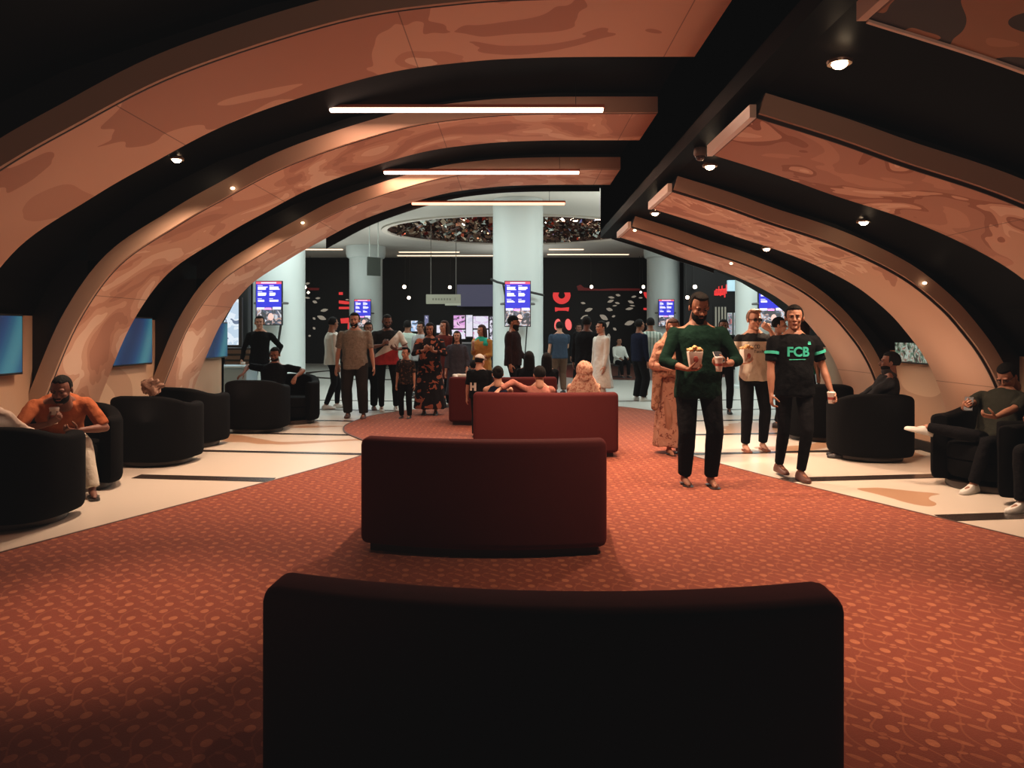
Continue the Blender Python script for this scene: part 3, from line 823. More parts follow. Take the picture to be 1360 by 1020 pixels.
# lobby left: display, post, counter
t = thing('lit_poster', 'tall bright white blue poster panel behind the left wall end', 'screen', P3(309, 429, 16.5))
Geo().box(-.22,.20,0,.08,-.52,.56).obj('casing', casing, t, False)
Geo().box(-.20,.13,-.01,0,-.48,.52).obj('picture', pic_mat(40, [(0,(.55,.7,.85)),(.5,(.8,.9,1)),(.6,(.12,.18,.3)),(.68,(.6,.75,.9))], 3), t, False)
o = Geo().box(GX(319,16.9), GX(329.5,16.9), 16.9, 17.1, 0, LZ-.01).obj('post', mat('post_black', (.015,.018,.02), .5), bevel=.02); tag(o, 'black square post left of the left pillar', 'post')
t = thing('reception_counter', 'pale blue topped counter with brown slats beside the left wall end', 'counter', (GX(313,13.6), 13.6, 0))
Geo().box(-.28,.30,-.3,.3,.0,.80).obj('base', mat('counter_blue', (.30,.42,.48), .5), t, bevel=.02)
Geo().box(-.30,.34,-.34,.34,.80,.84).obj('top', mat('counter_blue_top', (.42,.58,.66), .3), t, bevel=.01)
t = thing('slatted_shelf', 'brown slatted shelf standing behind the pale blue counter', 'shelf', (GX(315,15.2), 15.2, 0))
g = Geo()
for i in range(8): g.box(-.24,.26,-.02,.02,.2+i*.115,.27+i*.115)
g.obj('slats', mat('slat_brown', (.12,.06,.035), .5), t, False)
Geo().box(-.26,.28,.03,.3,0,1.12).obj('carcass', casing, t, False)
# right lobby: red lettering, light box, posters, pale slats
t = thing('illuminated_sign', 'red glowing lettering above the right of the bearded man in green', 'sign', (0,0,0))
g = Geo()
x = 949.0
for w_, top_, bot_ in ((1.1,386,392),(1.1,384,392.5),(1.0,386,392.5),(1.0,380.5,392),(1.6,384.5,393),(1.1,379.5,392),(.9,384,392),(1.5,384,395),(1.0,378,390)):
    g.join(flat_poly([(x,top_),(x+w_,top_-.5),(x+w_,bot_),(x,bot_)], 28.84)); x += w_+.75
g.join(flat_poly([(949,390.6),(961,389.4),(961,391.2),(949,392.4)], 28.84)); g.join(flat_poly([(952,384.2),(964.5,383),(964.5,384.4),(952,385.6)], 28.84))
g.obj('lettering', red_neon, t, False)
o = Geo().box(GX(967,28.7), GX(979,28.7), 28.7, 28.88, GZ(386.5,28.7), GZ(372,28.7)).obj('light_box', mat('lightbox_blue', (.4,.6,.7), .4, emit=(.38,.58,.66), es=.9), smooth=False, bevel=.02); tag(o, 'pale blue light box beside the red lettering', 'light box')
for px, lab in ((969.5, 'lit poster frame left of the right pillar, wider one'), (976.5, 'lit poster frame touching the right pillar')):
    t = thing('poster_frame', lab, 'poster', P3(px, 430, 28.84), 0, 'lit poster frames at the right of the lobby')
    a = .09 if px < 970 else .05
    Geo().box(-a,a,0,.05,-.42,.42).obj('frame', mat('frame_pale', (.5,.55,.55), .4, emit=(.3,.34,.34), es=.5), t, False)
    Geo().box(-a+.025,a-.02,-.01,0,-.38,.38).obj('picture', pic_mat(50+int(px) % 7, [(0,(.03,.04,.06)),(.45,(.3,.4,.5)),(.52,(.5,.1,.1)),(.6,(.05,.05,.08))], 5), t, False)
t = thing('slatted_screen', 'pale vertical slats in a dark opening right of the bearded man', 'screen', P3(957, 425, 28.78))
g = Geo()
for i in range(4): g.box(-.2+i*.12, -.15+i*.12, 0, .05, -.5, .5)
g.obj('slats', mat('slat_pale', (.35,.33,.27), .6, emit=(.2,.19,.15), es=.5), t, False)
Geo().box(-.26,.26,.06,.1,-.55,.55).obj('backing', casing, t, False)
# dark partition walls in the right lobby so the bright side wall stays hidden
struct(Geo().box(6.6, LX-.1, 28.9, 29.1, 0, LZ-.01).obj('wall_partition', far, smooth=False))
# ------------------------------------------------------------------ furniture
def velvet(name, c, hi, sh=.2):
    m = mat(name, c, .85, spec=.05, sheen=sh, bump=(9, .12))
    m.node_tree.nodes['Principled BSDF'].inputs['Sheen Tint'].default_value = (*hi, 1)
    m.node_tree.nodes['Principled BSDF'].inputs['Sheen Roughness'].default_value = .4
    return m
redv = velvet('red_velvet', (.070,.013,.012), (.5,.06,.04))
redd = mat('sofa_plinth', (.02,.006,.005), .7)
def arc_box(x0, x1, y0, y1, z0, z1, sag, n=20, flare=0):
    g = Geo(); rings = []
    for i in range(n+1):
        u = i/n; x = x0+(x1-x0)*u; c = 2*u-1; dy = sag*(c*c)
        rings.append([Vector((x, y0+dy, z0)), Vector((x, y0+dy, z1)), Vector((x, y1+dy, z1)), Vector((x, y1+dy, z0))])
    return g.loft(rings)
def red_sofa(X, Y, rz, lab, L=1.62):
    t = thing('sofa', lab, 'sofa', (X, Y, .014), rz, 'red velvet sofas in a line down the carpet')
    h = L/2
    arc_box(-h, h, 0, .19, .05, .735, .13).obj('backrest', redv, t, bevel=.045, seg=4)
    sb = arc_box(-h+.01, h-.01, .20, .82, .06, .30, .11).obj('seat_base', redv, t, bevel=.03)
    arc_box(-h+.0, h-.0, .195, .86, .305, .43, .11).obj('seat_cushion', redv, sb, bevel=.045, seg=4)
    arc_box(-h+.06, h-.06, .05, .75, .0, .055, .12).obj('plinth', redd, t, False)
    return t
red_sofa(.085, 1.86, R(-3.0), 'nearest sofa, dark red velvet back filling the bottom of the photo', 1.56)
red_sofa(-.205, 4.72, R(-3.5), 'second red velvet sofa from the camera, empty, standing on the carpet', 1.60)
red_sofa(GX(725,8.5), 8.45, R(-1), 'third red sofa, with three seated people seen from behind', 1.66)
red_sofa(GX(668,11.4), 11.4, R(1), 'farthest red sofa, half hidden behind the people on the third sofa', 1.66)

chm = velvet('black_velvet', (.0028,.0024,.0024), (.012,.008,.008), 0)
chf = mat('chair_foot', (.03,.02,.015), .4)
def tub_chair(X, Y, rz, lab, w_=.43, hh=.76):
    t = thing('armchair', lab, 'armchair', (X, Y, .001), rz, 'black tub armchairs along the side walls')
    # shell: U in plan, open towards -y (front); back at +y
    n = 28; rings = []
    def pt(a, r):   # superellipse plan
        c, s = math.cos(a), math.sin(a); p = 2/2.8
        return Vector((r*math.copysign(abs(c)**p, c), r*math.copysign(abs(s)**p, s), 0))
    for i in range(n+1):
        a = R(-52+(284)*i/n)
        o_, i_ = pt(a, w_), pt(a, w_-.13)
        back = max(0, math.sin(a)); top = hh-.10*(1-back)**1.5
        if i in (0, n): pass
        r_ = .05
        rings.append([Vector((o_.x*.97, o_.y*.97, .06)), Vector((o_.x, o_.y, .12)), Vector((o_.x, o_.y, top-r_)), (o_*.93+i_*.07)+Vector((0,0,top-.012)), (o_*.5+i_*.5)+Vector((0,0,top)), (o_*.07+i_*.93)+Vector((0,0,top-.012)), Vector((i_.x, i_.y, top-r_)), Vector((i_.x, i_.y, .06))])
    g = Geo().loft(rings)
    g.obj('shell', chm, t, bevel=.02, seg=2, ang=50)
    sp = []
    for r_, z in ((.9, .10), (1, .14), (1, .26)):
        sp.append([pt(2*math.pi*j/32, (w_-.135)*r_)+Vector((0,-.03,z)) for j in range(32)])
    sb = Geo().loft(sp).obj('seat_base', chm, t)
    sp = []
    for r_, z in ((.93, .262), (1, .28), (1, .38), (.96, .41), (.8, .425)):
        sp.append([pt(2*math.pi*j/32, (w_-.138)*r_)+Vector((0,-.04,z)) for j in range(32)])
    Geo().loft(sp).obj('seat_cushion', chm, sb)
    Geo().lathe([(w_*.80,0),(w_*.82,.02),(w_*.80,.058)], seg=32).obj('plinth', chf, t)
    return t
CH = {}
for key, X, Y, rz, lab in (
    ('A', -3.80, 5.75, 178, 'nearest black tub armchair on the left, its back to the camera, cut by the frame'),
    ('B', -4.10, 6.98, 32, 'black tub armchair under the man in orange leaning forward'),
    ('C', -3.93, 8.35, 172, 'wide black tub armchair left, in front of the second left rib foot'),
    ('D', -4.12, 9.62, 160, 'black tub armchair left, beside the foot of the farthest left rib'),
    ('E', -3.72, 11.0, 180, 'black tub armchair left, back towards camera, in front of the man with arms spread'),
    ('E2', -3.52, 12.0, 12, 'black tub armchair holding the man with arms spread at the left wall end'),
    ('F', 4.12, 10.2, 175, 'black tub armchair right, behind the man with teal lettering'),
    ('G', 4.08, 8.62, 175, 'black tub armchair right, with the dark profiled sitter, before the second right rib'),
    ('H', 4.42, 7.0, -62, 'black tub armchair right, holding the man in olive tee with crossed legs'),
    ('I', 4.46, 6.05, -80, 'black tub armchair cut off by the right edge of the photo')):
    CH[key] = tub_chair(X, Y, R(rz), lab)
# ------------------------------------------------------------------ people
SK = {}
def skin(name, c): return mat('skin_'+name, c, .55, spec=.3)
skA = skin('warm', (.36,.16,.095)); skB = skin('brown', (.27,.12,.072)); skC = skin('light', (.46,.24,.16)); skD = skin('dark', (.15,.062,.04))
hairb = mat('hair_black', (.006,.005,.004), .85, spec=.12, bump=(60,.4)); hairr = mat('hair_brown', (.030,.012,.008), .8, spec=.15, bump=(60,.4)); hairg = mat('hair_ginger', (.16,.07,.035), .6, bump=(60,.4))
eyed = mat('eye_dark', (.012,.008,.007), .25); lipm = mat('lip', (.20,.05,.04), .5)

def base_head():
    g = Geo()
    g.ell((0,.012,.030), (.076,.096,.090))
    g.ell((0,-.022,-.030), (.060,.070,.085))
    g.ell((0,-.030,-.066), (.047,.052,.045))
    g.ell((0,-.070,-.094), (.024,.020,.018))
    for s in (-1,1):
        g.ell((s*.034,-.060,-.022), (.026,.026,.026)); g.ell((s*.079,.008,-.004), (.010,.021,.031), Euler((0,0,s*.35)).to_matrix())
        g.ell((s*.011,-.100,-.026), (.009,.010,.008))
        g.ell((s*.030,-.080,.030), (.024,.014,.009))
    g.cap((0,-.086,.014), (0,-.108,-.022), .008, .0115, 10)
    g.ell((0,-.088,-.050), (.024,.012,.008)); g.ell((0,-.086,-.062), (.020,.012,.008))
    g.cap((0,.018,-.05), (0,.030,-.155), .052, .060, 16)
    return remesh(g, .0055, 3, .5)
HEAD = base_head()
def base_hand(curl):
    """left hand (thumb at -x when palm faces -y ... ) wrist at origin, fingers along -z, palm normal -y"""
    g = Geo()
    rings = []
    for z, a, b in ((.01,.026,.020),(-.01,.030,.020),(-.045,.038,.017),(-.082,.040,.015),(-.096,.036,.012)):
        rings.append([Vector((a*math.cos(2*math.pi*j/16), b*math.sin(2*math.pi*j/16), z)) for j in range(16)])
    g.loft(rings)
    for i, (x, L) in enumerate(((-.029,.068),(-.010,.078),(.010,.072),(.028,.056))):
        p = Vector((x, 0, -.082)); ang = curl*.35+.04*i; spread = x*1.2
        for k, fr in enumerate((.46,.30,.24)):
            d = Vector((spread*.35 if k == 0 else 0, -math.sin(ang), -math.cos(ang))).normalized()
            q = p+d*L*fr; g.cap(p, q, .0092-.0008*k, .0086-.0009*k, 8); p = q; ang += curl*(.95 if k == 0 else .7)
    p = Vector((-.022,-.004,-.022)); d = Vector((-.75,-.30-.4*curl,-.62)).normalized()
    q = p+d*.040; g.cap(p, q, .0135, .011, 8)
    d2 = (d+Vector((.35*curl+.15,-.55*curl,-.5))).normalized(); r = q+d2*.030; g.cap(q, r, .0108, .0095, 8)
    d3 = (d2+Vector((.3*curl,-.45*curl,-.2))).normalized(); g.cap(r, r+d3*.022, .0095, .008, 8)
    return remesh(g, .0042, 2, .4)
HANDS = {0: base_hand(.35), 1: base_hand(.85), 2: base_hand(1.35)}

def ik(S, T, l1, l2, pole):
    S = Vector(S); T = Vector(T); d = T-S; L = d.length
    if L > (l1+l2)*.998: T = S+d*((l1+l2)*.998/L); d = T-S; L = d.length
    a = (l1*l1-l2*l2+L*L)/(2*L); h = math.sqrt(max(l1*l1-a*a, 0))
    dn = d.normalized(); pv = Vector(pole); pv = (pv-dn*pv.dot(dn))
    if pv.length < 1e-4: pv = dn.orthogonal()
    return S+dn*a+pv.normalized()*h, T
def ringf(c, u, v, a, b, n=24, e=2.3):
    out = []
    for j in range(n):
        t = 2*math.pi*j/n; cs, sn = math.cos(t), math.sin(t)
        out.append(c+u*(a*math.copysign(abs(cs)**(2/e), cs))+v*(b*math.copysign(abs(sn)**(2/e), sn)))
    return out
def hair_geo(kind, long=0):
    g = Geo()
    def fn(p):
        y = p.y+.012; z = p.z+.032
        face = (p.y < -.028 and z < .090+(.010 if kind == 'quiff' else 0)-.9*abs(p.x)*.12)
        low = z < (-.035 if p.y > 0 else -.002)
        if kind in ('long','bun','bob'): low = z < -.05 and p.y < 0
        k = 1
        if face: k = .80
        elif low: k = .80
        return p*k
    th = {'short':1.12,'quiff':1.12,'long':1.15,'bob':1.18,'bun':1.10,'buzz':1.05}[kind]
    g.ell((0,.014,.032), (.077*th,.097*th,.092*th), seg=28, rg=20, fn=fn)
    if kind == 'quiff': g.ell((0,-.055,.112), (.055,.045,.026)); g.ell((0,-.02,.115), (.06,.06,.022))
    if kind == 'bun': g.ell((0,.10,.075), (.040,.036,.038))
    if kind in ('long','bob'):
        L = .34 if kind == 'long' else .14
        for s in (-1,1):
            g.cap((s*.070,.012,.03), (s*.082,.02,-.10-L*.4), .028, .024, 10)
            if kind == 'long': g.cap((s*.080,.02,-.12), (s*.085,-.01,-.10-L), .030, .018, 10)
        g.cap((0,.075,.03), (0,.085,-.10-L*.6), .055, .05, 14); g.cap((-.04,.07,0), (-.05,.075,-.1-L*.6), .045, .04, 12); g.cap((.04,.07,0), (.05,.075,-.1-L*.6), .045, .04, 12)
    return remesh(g, .006, 2, .4)
HAIR = {}
def beard_geo(full):
    g = Geo()
    def fn(p):
        return p*(.86 if p.z > (.030 if abs(p.x) > .034 else .002) or p.y > .035 else 1)
    g.ell((0,-.030,-.058), (.062*(1.06 if full else 1.0),.066*(1.08 if full else 1.0),.058*(1.2 if full else 1.0)), seg=24, rg=18, fn=fn)
    g.cap((-.022,-.102,-.043), (.022,-.102,-.043), .006, .006, 8)
    if full: g.ell((0,-.060,-.120), (.042,.034,.035))
    return remesh(g, .0055, 2, .4)
BEARD = {}
PEOPLE = {}
def person(lab, px=None, Y=8, X=None, h=1.72, rot=0, z0=0, bw=1.0, sk=None, lean=0, side=0, head=(0,0), hands=None, feet=None,
           seat=None, top=None, bot=None, shoe=None, hair=('short', None), beard=None, belly=0, extra=None, vox=.013, poles=None, face=True, fem=False, key=None, group=None):
    sk = sk or skA; s = h/1.75
    if X is None: X = GX(px, Y)
    t = thing('person', lab, 'person', (X, Y, z0), R(rot), group)
    if key: PEOPLE[key] = t
    hp = Vector((0, 0, .93)) if seat is None else Vector((0, 0, seat/s))
    M_ = Euler((R(lean), R(side), 0)).to_matrix()    # +lean: forward (towards -y)
    if lean: M_ = Euler((R(lean), R(side), 0)).to_matrix()
    up = M_ @ Vector((0,0,1)); fw = M_ @ Vector((0,-1,0)); lat = M_ @ Vector((1,0,0))
    N = hp+up*.54
    shw = (.170 if fem else .186)*bw
    Ls, Rs = N+lat*shw-up*.082, N-lat*shw-up*.082
    # head frame
    hy, hpit = R(head[0]), R(head[1])
    Hm = Euler((hpit+R(lean)*.35, R(side)*.5, hy), 'XYZ').to_matrix()
    Hm = Euler((0,0,hy)).to_matrix() @ Euler((hpit+R(lean)*.35, R(side)*.4, 0)).to_matrix()
    neck = N+up*.0
    HCn = neck+up*.152+fw*(.018)+Vector((0,-.03*math.sin(hpit+R(lean)*.3),0))
    hdS = 1.0 if fem else 1.05
    if h < 1.4: hdS *= 1.0+ (1.4-h)*.55
    HM = Matrix.Translation(HCn) @ Hm.to_4x4() @ Matrix.Scale(hdS, 4)
    hd = Geo(); hd.v = [HM @ v for v in HEAD.v]; hd.f = HEAD.f
    hands = hands or {}; feet = feet or {}; poles = poles or {}
    # arms
    arms = {}
    for k, S, sg in (('L', Ls, 1), ('R', Rs, -1)):
        spec = hands.get(k)
        if spec is None:
            if seat is None: spec = dict(p=(sg*.25*bw, -.04, .80), curl=0)
            else: spec = dict(p=(sg*.16, -.34, hp.z+.12), curl=0)
        W_ = Vector(spec['p'])
        if spec.get('rel'): W_ = N+M_ @ W_
        el, W_ = ik(S, W_, .285, .255, poles.get(k, (sg*.5, .8, -.35)))
        arms[k] = (S, el, W_, spec)
    legs = {}
    hipw = .09*bw
    for k, sg in (('L', 1), ('R', -1)):
        T = feet.get(k)
        if T is None: T = (sg*.11, 0, .085) if seat is None else (sg*.12, -.46, .085)
        Hj = hp+Vector((sg*hipw, 0, -.02))
        kn, T2 = ik(Hj, T, .425, .425, poles.get('K'+k, (sg*.12, -1, .25 if seat is not None else 0)))
        legs[k] = (Hj, kn, T2)
    g = Geo()
    vv = M_ @ Vector((0,1,0))
    def torso(infl, rows, e=2.3):
        rings = []
        for tt, a, b in rows:
            bel = belly*max(0, 1-abs(tt-.25)/.35)
            c = hp+up*(.54*tt)-vv*(bel*.5)
            rings.append(ringf(c, lat, vv, a*bw+infl, b*(.5+.5*bw)+infl+bel*.5, e=e))
        return rings
    ch = .9 if fem else 1.0
    rows = [(-.16,.12,.095),(0,.160,.112),(.2,.145*ch,.100),(.42,.142*ch,.100),(.62,.158*ch,.112),(.76,.165*ch,.110),(.86,.145*ch,.094),(.94,.098,.072),(1.0,.066,.06),(1.05,.06,.058)]
    g.loft(torso(0, rows))
    for k, (S, el, W_, sp) in arms.items():
        sg = 1 if k == 'L' else -1
        g.cap(N-up*.050+lat*sg*.05, S, .050, .050*(.6+.4*bw)); g.cap(N+up*.03+lat*sg*.02, N-up*.05+lat*sg*.11, .040, .040); g.cap(S, el, .050*(.7+.3*bw), .038); g.cap(el, el+(W_-el)*.35, .039, .041*(.8+.2*bw)); g.cap(el+(W_-el)*.35, W_, .040*(.8+.2*bw), .025)
    for k, (Hj, kn, An) in legs.items():
        g.cap(Hj, kn, .080*(.6+.4*bw), .052); g.cap(kn, kn+(An-kn)*.3, .053, .055); g.cap(kn+(An-kn)*.3, An, .054, .034)
        fd = Vector((An.x-Hj.x, 0, 0))*.4+Vector((0,-1,0)); 
        fz = feet.get('d'+k)
        fd = Vector(fz).normalized() if fz else fd.normalized()
        legs[k] = (Hj, kn, An, fd)
        g.cap(An+Vector((0,0,-.03))-fd*.03, An+fd*.10-Vector((0,0,.045)), .036, .030); g.cap(An+fd*.08-Vector((0,0,.05)), An+fd*.155-Vector((0,0,.058)), .033, .022)
    body = remesh(g, .017, 3, .5)
    body.join(hd)
    for k, (S, el, W_, sp) in arms.items():
        sg = 1 if k == 'L' else -1
        d = Vector(sp['d']).normalized() if sp.get('d') else (W_-el).normalized()
        nrm = Vector(sp.get('n', (-sg*.9, -.3, 0)))
        nrm = nrm-d*nrm.dot(d)
        if nrm.length < 1e-3: nrm = d.orthogonal()
        nrm.normalize()
        # local: -z = d, -y = nrm, x = y cross z
        zc = -d; yc = -nrm; xc = yc.cross(zc)
        H = HANDS[sp.get('curl', 0)]
        # left hand seen palm -y, fingers down: thumb towards -x for the LEFT hand when palm normal faces body
        Mh = Matrix((xc, yc, zc)).transposed()
        fl_ = -1 if sg > 0 else 1
        hv = [W_+Mh @ Vector((v.x*fl_, v.y, v.z))*(.93 if fem else 1.0) for v in H.v]
        hf = H.f if fl_ > 0 else [tuple(reversed(q)) for q in H.f]
        body.add(hv, hf)
        arms[k] = (S, el, W_, sp, d, nrm)
    def sc(gg): gg.v = [v*s for v in gg.v]; return gg
    sc(body).obj('body', sk, t)
    # clothing
    def rings_noise(gg, amp=.006):
        for v in gg.v:
            n_ = noise.noise(Vector((v.x*9+X, v.y*9, v.z*5+Y)))+.5*noise.noise(Vector((v.x*22+X, v.y*22, v.z*13+Y)))
            c = Vector((v.x, v.y, 0))
            v += (v-hp).normalized()*n_*amp
        return gg
    if top:
        kind, m = top[0], top[1]; o_ = top[2] if len(top) > 2 else {}
        inf = o_.get('inf', .016)
        g = Geo()
        hem = o_.get('hem', -.14)
        rw = [(hem,.166,.120),(0,.164,.116),(.2,.150,.106),(.42,.148,.106),(.62,.160*ch,.114),(.76,.167*ch,.112),(.86,.148*ch,.096),(.94,.104,.078),(.985,.074,.066)]
        if hem > 0: rw = [r_ for r_ in rw if r_[0] > 0]
        g.loft(torso(inf, rw))
        sl = o_.get('sleeve', .62 if kind == 'tee' else 2.0)
        for k, a_ in arms.items():
            S, el, W_ = a_[:3]; sg = 1 if k == 'L' else -1
            if sl > 0: g.cap(N-up*.056+lat*sg*.05, S, .056, .056*(.6+.4*bw)); g.cap(N-up*.012+lat*sg*.035, N-up*.055+lat*sg*.11, .040, .046)
            if 0 < sl <= 1:
                g.cap(S, S+(el-S)*.2, .058*(.6+.4*bw)+.006, .060*(.6+.4*bw)+.006); g.cap(S+(el-S)*.1, S+(el-S)*sl, .063*(.7+.3*bw), .062, flat=True)
            elif sl > 1:
                g.cap(S, el, .062*(.7+.3*bw), .052); e2 = el+(W_-el)*(sl-1); g.cap(el, e2, .053, .053-.015*(sl-1), flat=False if sl < 1.5 else True)
        if kind in ('kurta','dress'):
            L = o_.get('len', .45); fl2 = o_.get('flare', .07)
            if seat is None:
                rings = []
                for i in range(9):
                    q = i/8
                    c = hp+Vector((0,0,.05-q*L)); a = .180*bw+fl2*q; b = .135+fl2*q
                    r_ = ringf(c, Vector((1,0,0)), Vector((0,1,0)), a, b, n=36)
                    r_ = [c+(p-c)*(1+.05*q*math.sin(j*36/36*2*math.pi/36*9)) for j, p in enumerate(r_)]
                    rings.append(r_)
                g.loft(list(reversed(rings)))
            else:
                for k, lg in legs.items(): g.cap(lg[0], lg[1], .11, .085)
        top_g = rings_noise(remesh(g, vox, 4, .5), .016 if vox < .016 else .006)
        to = sc(top_g).obj({'tee':'shirt','long':'shirt','kurta':'tunic','dress':'dress'}[kind], m, t)
    if bot:
        m = bot[0]; o_ = bot[1] if len(bot) > 1 else {}
        inf = o_.get('loose', .014)
        g = Geo()
        g.loft(torso(.008, [(-.17,.14,.11),(-.02,.166,.113),(.10,.160,.108)]))
        for k, lg in legs.items():
            Hj, kn, An, fd = lg
            ax = (An-kn).normalized()
            g.cap(Hj, kn, .084*(.6+.4*bw)+inf, .058+inf); 
            fin = kn+(An-kn)*o_.get('cut', .97)
            g.cap(kn, kn+(fin-kn)*.35, .058+inf, .058+inf); g.cap(kn+(fin-kn)*.3, fin, .057+inf, .042+inf+o_.get('flare', 0), flat=True)
        sc(rings_noise(remesh(g, vox, 3, .5), .008)).obj('trousers', m, t)
    if shoe:
        kind, m = shoe
        for k, lg in legs.items():
            Hj, kn, An, fd = lg
            u_ = Vector((-fd.y, fd.x, 0)).normalized(); zv = Vector((0,0,1))
            if abs(fd.z) > .2:
                zv = u_.cross(fd).normalized(); 
                if zv.z < 0: zv = -zv
            base = An-zv*.085
            if kind == 'shoe':
                rings = []
                for q, wd, ht in ((-.075,.026,.06),(-.06,.036,.082),(-.01,.040,.098),(.04,.040,.085),(.09,.045,.062),(.14,.046,.050),(.175,.036,.042),(.195,.018,.03)):
                    c = base+fd*q
                    rings.append([c-u_*wd+zv*.002, c+u_*wd+zv*.002, c+u_*wd*1.02+zv*ht*.45, c+u_*wd*.62+zv*ht, c-u_*wd*.62+zv*ht, c-u_*wd*1.02+zv*ht*.45])
                gg = Geo().loft(rings); so = sc(gg).obj('shoe', m, t, bevel=.008, seg=2, ang=20)
            else:
                rings = []
                for q, wd in ((-.065,.03),(-.03,.038),(.05,.038),(.12,.046),(.17,.04),(.19,.02)):
                    c = base+fd*q
                    rings.append([c-u_*wd+zv*.0, c+u_*wd+zv*.0, c+u_*wd+zv*.018, c-u_*wd+zv*.018])
                gg = Geo().loft(rings)
                for q in (.09,):
                    for sgn in (-1, 1): gg.cap(base+fd*.13+zv*.045, base+fd*.05+u_*sgn*.042+zv*.02, .009, .011, 8)
                sc(gg).obj('sandal', m, t)
    # hair, beard, face
    hk, hm = hair
    if hk:
        if hk not in HAIR: HAIR[hk] = hair_geo(hk)
        gg = Geo(); gg.v = [HM @ v for v in HAIR[hk].v]; gg.f = HAIR[hk].f
        sc(gg).obj('hair', hm or hairb, t)
    if beard:
        fu = beard == 'full'
        if fu not in BEARD: BEARD[fu] = beard_geo(fu)
        gg = Geo(); gg.v = [HM @ v for v in BEARD[fu].v]; gg.f = BEARD[fu].f
        sc(gg).obj('beard', hairb, t)
    if face:
        for sg in (-1, 1):
            gg = Geo().ell((sg*.030,-.0865,.008), (.0125,.006,.0055)); gg.xf(HM); sc(gg).obj('eye', eyed, t)
            gg = Geo().cap((sg*.014,-.096,.025), (sg*.046,-.080,.027), .0042, .003, 8); gg.xf(HM); sc(gg).obj('eyebrow', hairb, t)
        gg = Geo().ell((0,-.0965,-.0555), (.021,.0045,.0065)); gg.xf(HM); sc(gg).obj('mouth', lipm, t)
    info = dict(t=t, s=s, HM=HM, arms=arms, legs=legs, N=N, hp=hp, up=up, fw=fw, lat=lat, M=M_)
    if extra: extra(info)
    t.rotation_euler = (0, 0, R(rot))
    info['top'] = to if top else None
    return info
def wpos(info, v):
    """local (unscaled) point -> world"""
    t = info['t']; return Matrix.LocRotScale(t.location, t.rotation_euler, None) @ (Vector(v)*info['s'])
def hand_point(info, k, along=.085, out=.035):
    a = info['arms'][k]; return a[2]+a[4]*along+a[5]*out
def part_on(info, gg, name, m):
    gg.v = [v*info['s'] for v in gg.v]; return gg.obj(name, m, info['t'])
def decal(info, glyph, cx, cz, m, name, front=True, flip=False, off=.006):
    """lay flat artwork (x right, y up, metres) on the shirt front or back"""
    o = info['top']; me = o.data
    bv = BVHTree.FromPolygons([v.co for v in me.vertices], [tuple(p.vertices) for p in me.polygons])
    bm = bmesh.new(); mm = bpy.data.meshes.new('x'); mm.from_pydata([tuple(v) for v in glyph.v], [], glyph.f); bm.from_mesh(mm)
    bmesh.ops.triangulate(bm, faces=bm.faces[:])
    for _ in range(2): bmesh.ops.subdivide_edges(bm, edges=[e for e in bm.edges if e.calc_length() > .02], cuts=1)
    bmesh.ops.triangulate(bm, faces=bm.faces[:])
    sg = -1 if front else 1
    vs = []
    for v in bm.verts:
        x = (v.co.x if front else -v.co.x)+cx; z = v.co.y+cz
        hit = bv.ray_cast(Vector((x, sg*1.2, z)), Vector((0, -sg, 0)))
        y = hit[0].y+sg*off if hit[0] else 0
        vs.append((x, y, z))
    fs = [tuple(v.index for v in f.verts) for f in bm.faces]
    bm.free()
    return mesh_obj(name, vs, fs, m, o, False)

# fabrics
navy = cloth('navy_cloth', (.006,.008,.020)); blk = cloth('black_cloth', (.0040,.0040,.0045)); dkt = cloth('dark_trouser', (.0055,.005,.0055)); 
char = cloth('charcoal', (.035,.033,.034)); green = cloth('green_knit', (.0045,.018,.011)); white = cloth('white_cloth', (.62,.63,.58)); palegreen = cloth('pale_green', (.38,.46,.40))
greyc = cloth('grey_shirt', (.30,.30,.30)); patt = cloth('patterned_shirt', (.09,.075,.055), (.34,.30,.24), 34, 'soft'); tri = cloth('red_part', (.35,.035,.03))
floral = cloth('floral_black', (.012,.010,.011), (.30,.10,.06), 9, 'noise', thr=.57); redtop = cloth('dark_red_top', (.11,.025,.022)); bluegrey = cloth('blue_grey_dress', (.03,.034,.048), (.06,.06,.075), 20, 'soft')
mustard = cloth('mustard', (.42,.21,.055)); teal = cloth('teal_cloth', (.03,.38,.27)); maroon = cloth('maroon_black', (.016,.006,.005)); bluetee = cloth('blue_tee', (.03,.045,.07)); brownp = cloth('brown_trouser', (.10,.055,.035))
stripe = cloth('striped_shirt', (.50,.56,.50), (.20,.28,.24), 90, 'stripe', thr=.3); khaki = cloth('khaki', (.42,.24,.15)); sari = cloth('sari_print', (.34,.17,.115), (.17,.06,.04), 22, 'noise', thr=.6)
sarid = cloth('sari_drape', (.33,.17,.11), (.20,.09,.055), 24, 'noise', thr=.55); orange = cloth('orange_shirt', (.30,.085,.035)); whitep = cloth('white_trouser', (.52,.48,.40)); pink = cloth('pink_shirt', (.36,.14,.105)); peach = cloth('peach_scarf', (.46,.27,.19), (.30,.12,.08), 34, 'noise', thr=.56)
olive = cloth('olive_tee', (.022,.022,.016)); slate = cloth('slate_shirt', (.10,.13,.16)); shw = mat('shoe_white', (.62,.60,.55), .5); shb = mat('shoe_black', (.015,.012,.012), .45); shbr = mat('shoe_brown', (.09,.03,.018), .5); cream = cloth('cream_tee', (.50,.40,.26)); cargo = cloth('cargo', (.022,.020,.018)); boyt = cloth('boy_tee', (.020,.016,.015), (.14,.08,.05), 26, 'noise', thr=.6)

